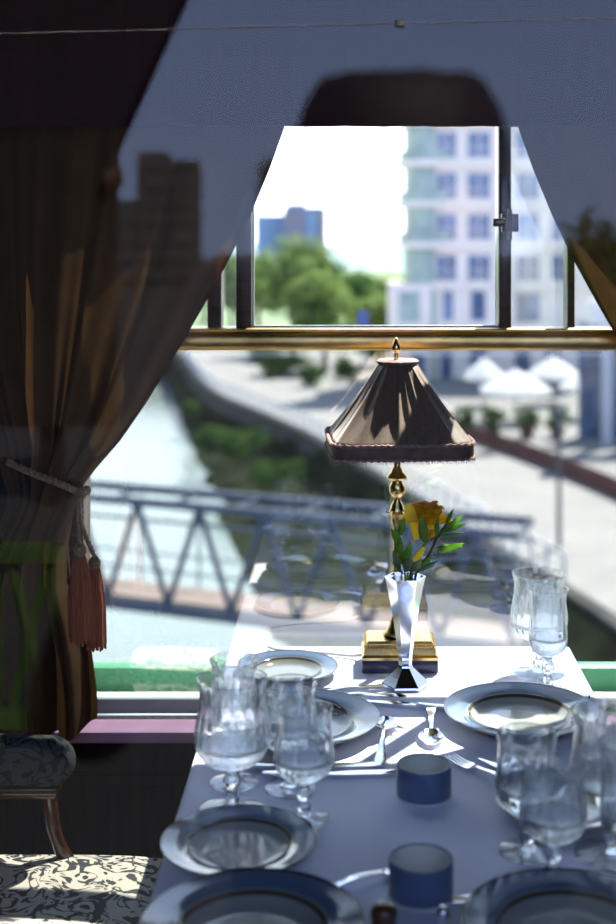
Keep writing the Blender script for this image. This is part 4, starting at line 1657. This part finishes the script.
# platform shelter
D = 8.0
yb = 2 * NY - D
a1, a2, a3 = back(112, 150, D), back(180, 0, D), back(110, 427, D)
she = thing('platform_shelter', 'dark platform shelter with a canopy slanting up, mirrored at the left of the near window', 'shelter', (a1.x - 2, yb, 0))
ox = a1.x - 2
bm = bmesh.new()
poly = [(-6, a3.z), (a3.x - ox, a3.z), (a1.x - ox, a1.z), (a2.x - ox, a2.z), (a2.x - ox + .45, a2.z + 1.0), (-6, a2.z + 1.0)]
A = [bm.verts.new((x, 0, z)) for x, z in poly]
B = [bm.verts.new((x, -.25, z)) for x, z in poly]
bm.faces.new(A)
bm.faces.new(B)
for i in range(len(poly)):
    j = (i + 1) % len(poly)
    bm.faces.new((A[i], A[j], B[j], B[i]))
mesh_obj('wall_panel', bm, SHELTER, she, ang=20)
mesh_obj('roof', bx(-6.2, a2.x - ox + .6, -2.2, .35, a2.z + 1.0, a2.z + 1.12), SHELTER, she)
for x in (-5.5, -2.5, 1.6):
    mesh_obj('post', bx(x - .06, x + .06, -.2, -.05, -.0, a3.z + .05), SHELTER, she)
q = back(114, 178, D)
mesh_obj('lamp_bracket', bx(q.x - ox - .06, q.x - ox + .06, -.02, .08, q.z - .06, q.z + .06, bev=.02), WOOD_CHAIR, she)

# lattice fence
D = 4.15
f0 = back(-72, 552, D)
fx1 = back(64, 552, D).x
fe = thing('lattice_fence', 'green painted lattice fence on the platform, mirrored at the lower left of the near window', 'fence', (f0.x, f0.y, 0))
Wf = fx1 - f0.x
zt_, zb_ = back(0, 552, D).z, back(0, 735, D).z
zb_ = max(zb_, -.0) if zb_ > 0 else zb_
zshift = 0
zl = max(0.05, zb_)
mesh_obj('top_rail', bx(0, Wf, -.03, .03, zt_ - .03, zt_ + .025), FENCEG, fe)
mesh_obj('bottom_rail', bx(0, Wf, -.03, .03, zl, zl + .05), FENCEG, fe)
for xx in (0.02, Wf * .5, Wf - .02):
    mesh_obj('post', bx(xx - .018, xx + .018, -.02, .02, -.02, zt_ + .025), FENCEG, fe)
bm = bmesh.new()
for i in range(2):
    xa, xb = Wf * .5 * i + .04, Wf * .5 * (i + 1) - .04
    for s0, s1 in ((zl, zt_), (zt_, zl)):
        tube([(xa, 0, s0), (xb, 0, s1)], .019, 6, bm)
mesh_obj('lattice', bm, FENCEG, fe)

# city towers behind the platform
D = 220.0
def tower(x0, x1, ytop, label):
    a, b2 = back(x0, ytop, D), back(x1, ytop, D)
    t = thing('city_tower', label, 'building', ((a.x + b2.x) / 2, a.y, -6), 0, 'city towers mirrored in the near window')
    w = abs(b2.x - a.x) / 2
    H = a.z + 6
    mesh_obj('tower_wall', bx(-w, w, -8, 0, 0, H), TOWERM, t)
    bm = bmesh.new()
    nfl = int(H / 3.2)
    for i in range(nfl):
        box(bm, -w * .92, w * .92, 0, .1, i * 3.2 + 1, i * 3.2 + 2.4)
    g_ = mesh_obj('glazing_bands', bm, TOWERW, t)
    return t
tower(137, 166, 152, 'paler slim city tower mirrored on the left curtain')
tower(167.5, 196, 160, 'broader dark city tower mirrored right of the slim one on the left curtain')
tower(112, 135, 200, 'low city block mirrored left of the two towers')
# trees behind
D = 60.0
p = back(592, 300, D)
dup(tB, Vector((p.x, p.y, -6)), 0, 'dark tree behind the platform mirrored at the right curtain', TG, (.62, .62, .98))
# overhead wire
D = 3.0
p0, p1 = back(110, 31, D), back(640, 18, D)
ow = thing('overhead_wire', 'thin bright cable with a small clamp, mirrored across the top of the near window', 'wire', p0)
d_ = p1 - p0
mesh_obj('wire', tube([-d_ * 1.5, d_ * .5, d_ * 2.5], .0016, 6), WIRE, ow)
mesh_obj('insulator', lathe([(0, -.008), (.012, -.007), (.012, .007), (0, .008)], 12), WIRE, ow, loc=d_ * ((400 - 110) / 530))

for t_ in (-1.5, 2.5):
    e_ = d_ * t_
    mesh_obj('pole', tube([(e_.x, e_.y, -p0.z - .02), (e_.x, e_.y, e_.z + .05)], .03, 10), POLE, ow)

# ------------------------------------------------------------------ the photographer, mirrored as a dark head in the pane
ph = thing('person', 'person in dark jacket holding a camera to the eye, mirrored in the near window', 'person', (.04, -.16, 0))
# body skeleton (local coordinates)
V = [(0, -.02, .96), (0, -.02, 1.10), (0, -.03, 1.30), (0, -.03, 1.44), (0, -.01, 1.53), (0, -.01, 1.60),
     (-.09, -.02, .90), (-.11, -.01, .50), (-.12, -.03, .09), (-.12, .10, .04),
     (.09, -.02, .90), (.11, -.01, .50), (.12, -.03, .09), (.12, .10, .04),
     (-.18, -.03, 1.42), (-.27, .04, 1.20), (-.12, .12, 1.44),
     (.18, -.03, 1.42), (.25, .04, 1.20), (.06, .12, 1.44)]
Eg = [(0, 1), (1, 2), (2, 3), (3, 4), (4, 5), (0, 6), (6, 7), (7, 8), (8, 9), (0, 10), (10, 11), (11, 12), (12, 13), (3, 14), (14, 15), (15, 16), (3, 17), (17, 18), (18, 19)]
Rd = [.15, .14, .16, .12, .058, .06, .095, .065, .045, .035, .095, .065, .045, .035, .068, .048, .034, .068, .048, .034]
me = bpy.data.meshes.new('body')
me.from_pydata(V, Eg, [])
body = bpy.data.objects.new('body', me)
C.objects.link(body)
body.parent = ph
sk = body.modifiers.new('skin', 'SKIN')
for i, r in enumerate(Rd):
    me.skin_vertices[0].data[i].radius = (r, r * .8 if i < 4 else r)
me.skin_vertices[0].data[0].use_root = True
sb_ = body.modifiers.new('sub', 'SUBSURF')
sb_.levels = sb_.render_levels = 2
me.materials.append(JACKET)
# head
bm = bmesh.new()
bmesh.ops.create_uvsphere(bm, u_segments=28, v_segments=20, radius=1)
for v in bm.verts:
    x, y, z = v.co
    yy = y * .095
    w = .073 * (1 - .18 * max(0, -z))
    if y > .6 and abs(x) < .25 and -.35 < z < .1:
        yy += .016 * (1 - abs(x) / .25)
    v.co = Vector((x * w, yy, z * .112 + 1.632))
hd = mesh_obj('head', bm, SKIN, ph, ang=180)
bm = bmesh.new()
bmesh.ops.create_uvsphere(bm, u_segments=32, v_segments=20, radius=1)
for v in list(bm.verts):
    x, y, z = v.co
    sx = (abs(x) ** .8) * (1 if x >= 0 else -1)
    zz = min(z, .72) + .05 * z
    v.co = Vector((sx * .091, -.006 + y * .100, 1.660 + zz * .104 + .002 * sin(21 * x + 9 * y)))
bmesh.ops.delete(bm, geom=[v for v in bm.verts if v.co.y > .055 and v.co.z < 1.645 or v.co.z < 1.59], context='VERTS')
mesh_obj('hair', bm, HAIR, ph, ang=180)
bm = bmesh.new()
for s_ in (-1, 1):
    b2 = bmesh.new()
    bmesh.ops.create_uvsphere(b2, u_segments=10, v_segments=8, radius=1)
    merge(bm, b2, Matrix.Translation((s_ * .075, -.005, 1.625)) @ Matrix.Diagonal((.010, .02, .032, 1)))
mesh_obj('ears', bm, SKIN, hd)
for s_, hx_ in ((-1, -.115), (1, .045)):
    bm = bmesh.new()
    tube([(hx_, .11, 1.44), (hx_, .125, 1.48), (hx_ + .005, .13, 1.52)], [.027, .036, .032], 10, bm)
    for f4 in range(4):
        xo = hx_ - .027 + .018 * f4
        tube([(xo, .13, 1.51), (xo + .004, .146, 1.545), (xo + .008, .140, 1.575 - .004 * abs(f4 - 1.5)), (xo + .01, .125, 1.59)], [.0095, .009, .0085, .007], 8, bm)
    tube([(hx_ - s_ * -.03, .12, 1.47), (hx_ + s_ * -.045 + s_ * .09, .115, 1.50), (hx_ + s_ * .04, .12, 1.53)], [.012, .0105, .008], 8, bm)
    mesh_obj('hand', bm, SKIN, ph)
bm = bmesh.new()
box(bm, -.11, .03, .085, .118, 1.535, 1.665, .008)
mesh_obj('camera_body', bm, CAMBODY, ph)

# ------------------------------------------------------------------ light
w = bpy.data.worlds.new('sky')
S.world = w
w.use_nodes = True
nt = w.node_tree
for n_ in list(nt.nodes):
    nt.nodes.remove(n_)
out = N(nt, 'ShaderNodeOutputWorld')
bg = N(nt, 'ShaderNodeBackground', Strength=1.0)
tc = N(nt, 'ShaderNodeTexCoord')
sx = N(nt, 'ShaderNodeSeparateXYZ')
nt.links.new(tc.outputs['Generated'], sx.inputs[0])
# bright white towards the sun side, deep blue away from it
r1 = ramp(nt, sx.outputs[1], [(0.0, (1.70, 2.2, 3.6)), (0.2, (1.75, 2.15, 3.2)), (0.45, (1.5, 1.75, 2.05)), (1.0, (3.0, 3.2, 3.3))])
mr = N(nt, 'ShaderNodeMapRange')
mr.inputs['From Min'].default_value = -1
mr.inputs['From Max'].default_value = 1
nt.links.new(sx.outputs[1], mr.inputs['Value'])
nt.links.new(mr.outputs[0], r1.inputs[0])
# paler at the horizon, deeper overhead
r2_ = ramp(nt, sx.outputs[2], [(0.0, (1.0, 1.0, 1.0)), (0.12, (0.92, 0.93, 0.96)), (0.6, (0.45, 0.55, 0.75)), (1.0, (0.35, 0.45, 0.7))])
mm = N(nt, 'ShaderNodeMixRGB', blend_type='MULTIPLY', Fac=1.0)
nt.links.new(r1.outputs[0], mm.inputs[1])
nt.links.new(r2_.outputs[0], mm.inputs[2])
nt.links.new(mm.outputs[0], bg.inputs['Color'])
nt.links.new(bg.outputs[0], out.inputs[0])

sd = bpy.data.lights.new('sun', 'SUN')
sd.energy = 20.0
sd.angle = radians(0.6)
sd.color = (1.0, 0.95, 0.87)
so = bpy.data.objects.new('sun', sd)
C.objects.link(so)
az = radians(33)
dirv = Vector((-sin(az), -cos(az), -1.6 * cos(az)))
so.rotation_euler = dirv.to_track_quat('-Z', 'Y').to_euler()
so.location = (3, 8, 10)

S.view_settings.view_transform = 'Standard'
S.view_settings.look = 'None'
S.view_settings.gamma = 1
S.view_settings.exposure = 0.25
S.view_settings.use_curve_mapping = False
S.cycles.use_denoising = True
S.cycles.max_bounces = 16
S.cycles.transmission_bounces = 14
S.cycles.transparent_max_bounces = 40
S.cycles.glossy_bounces = 6
S.cycles.caustics_reflective = True
S.cycles.caustics_refractive = True
S.cycles.sample_clamp_indirect = 6.0
S.cycles.blur_glossy = 0.3
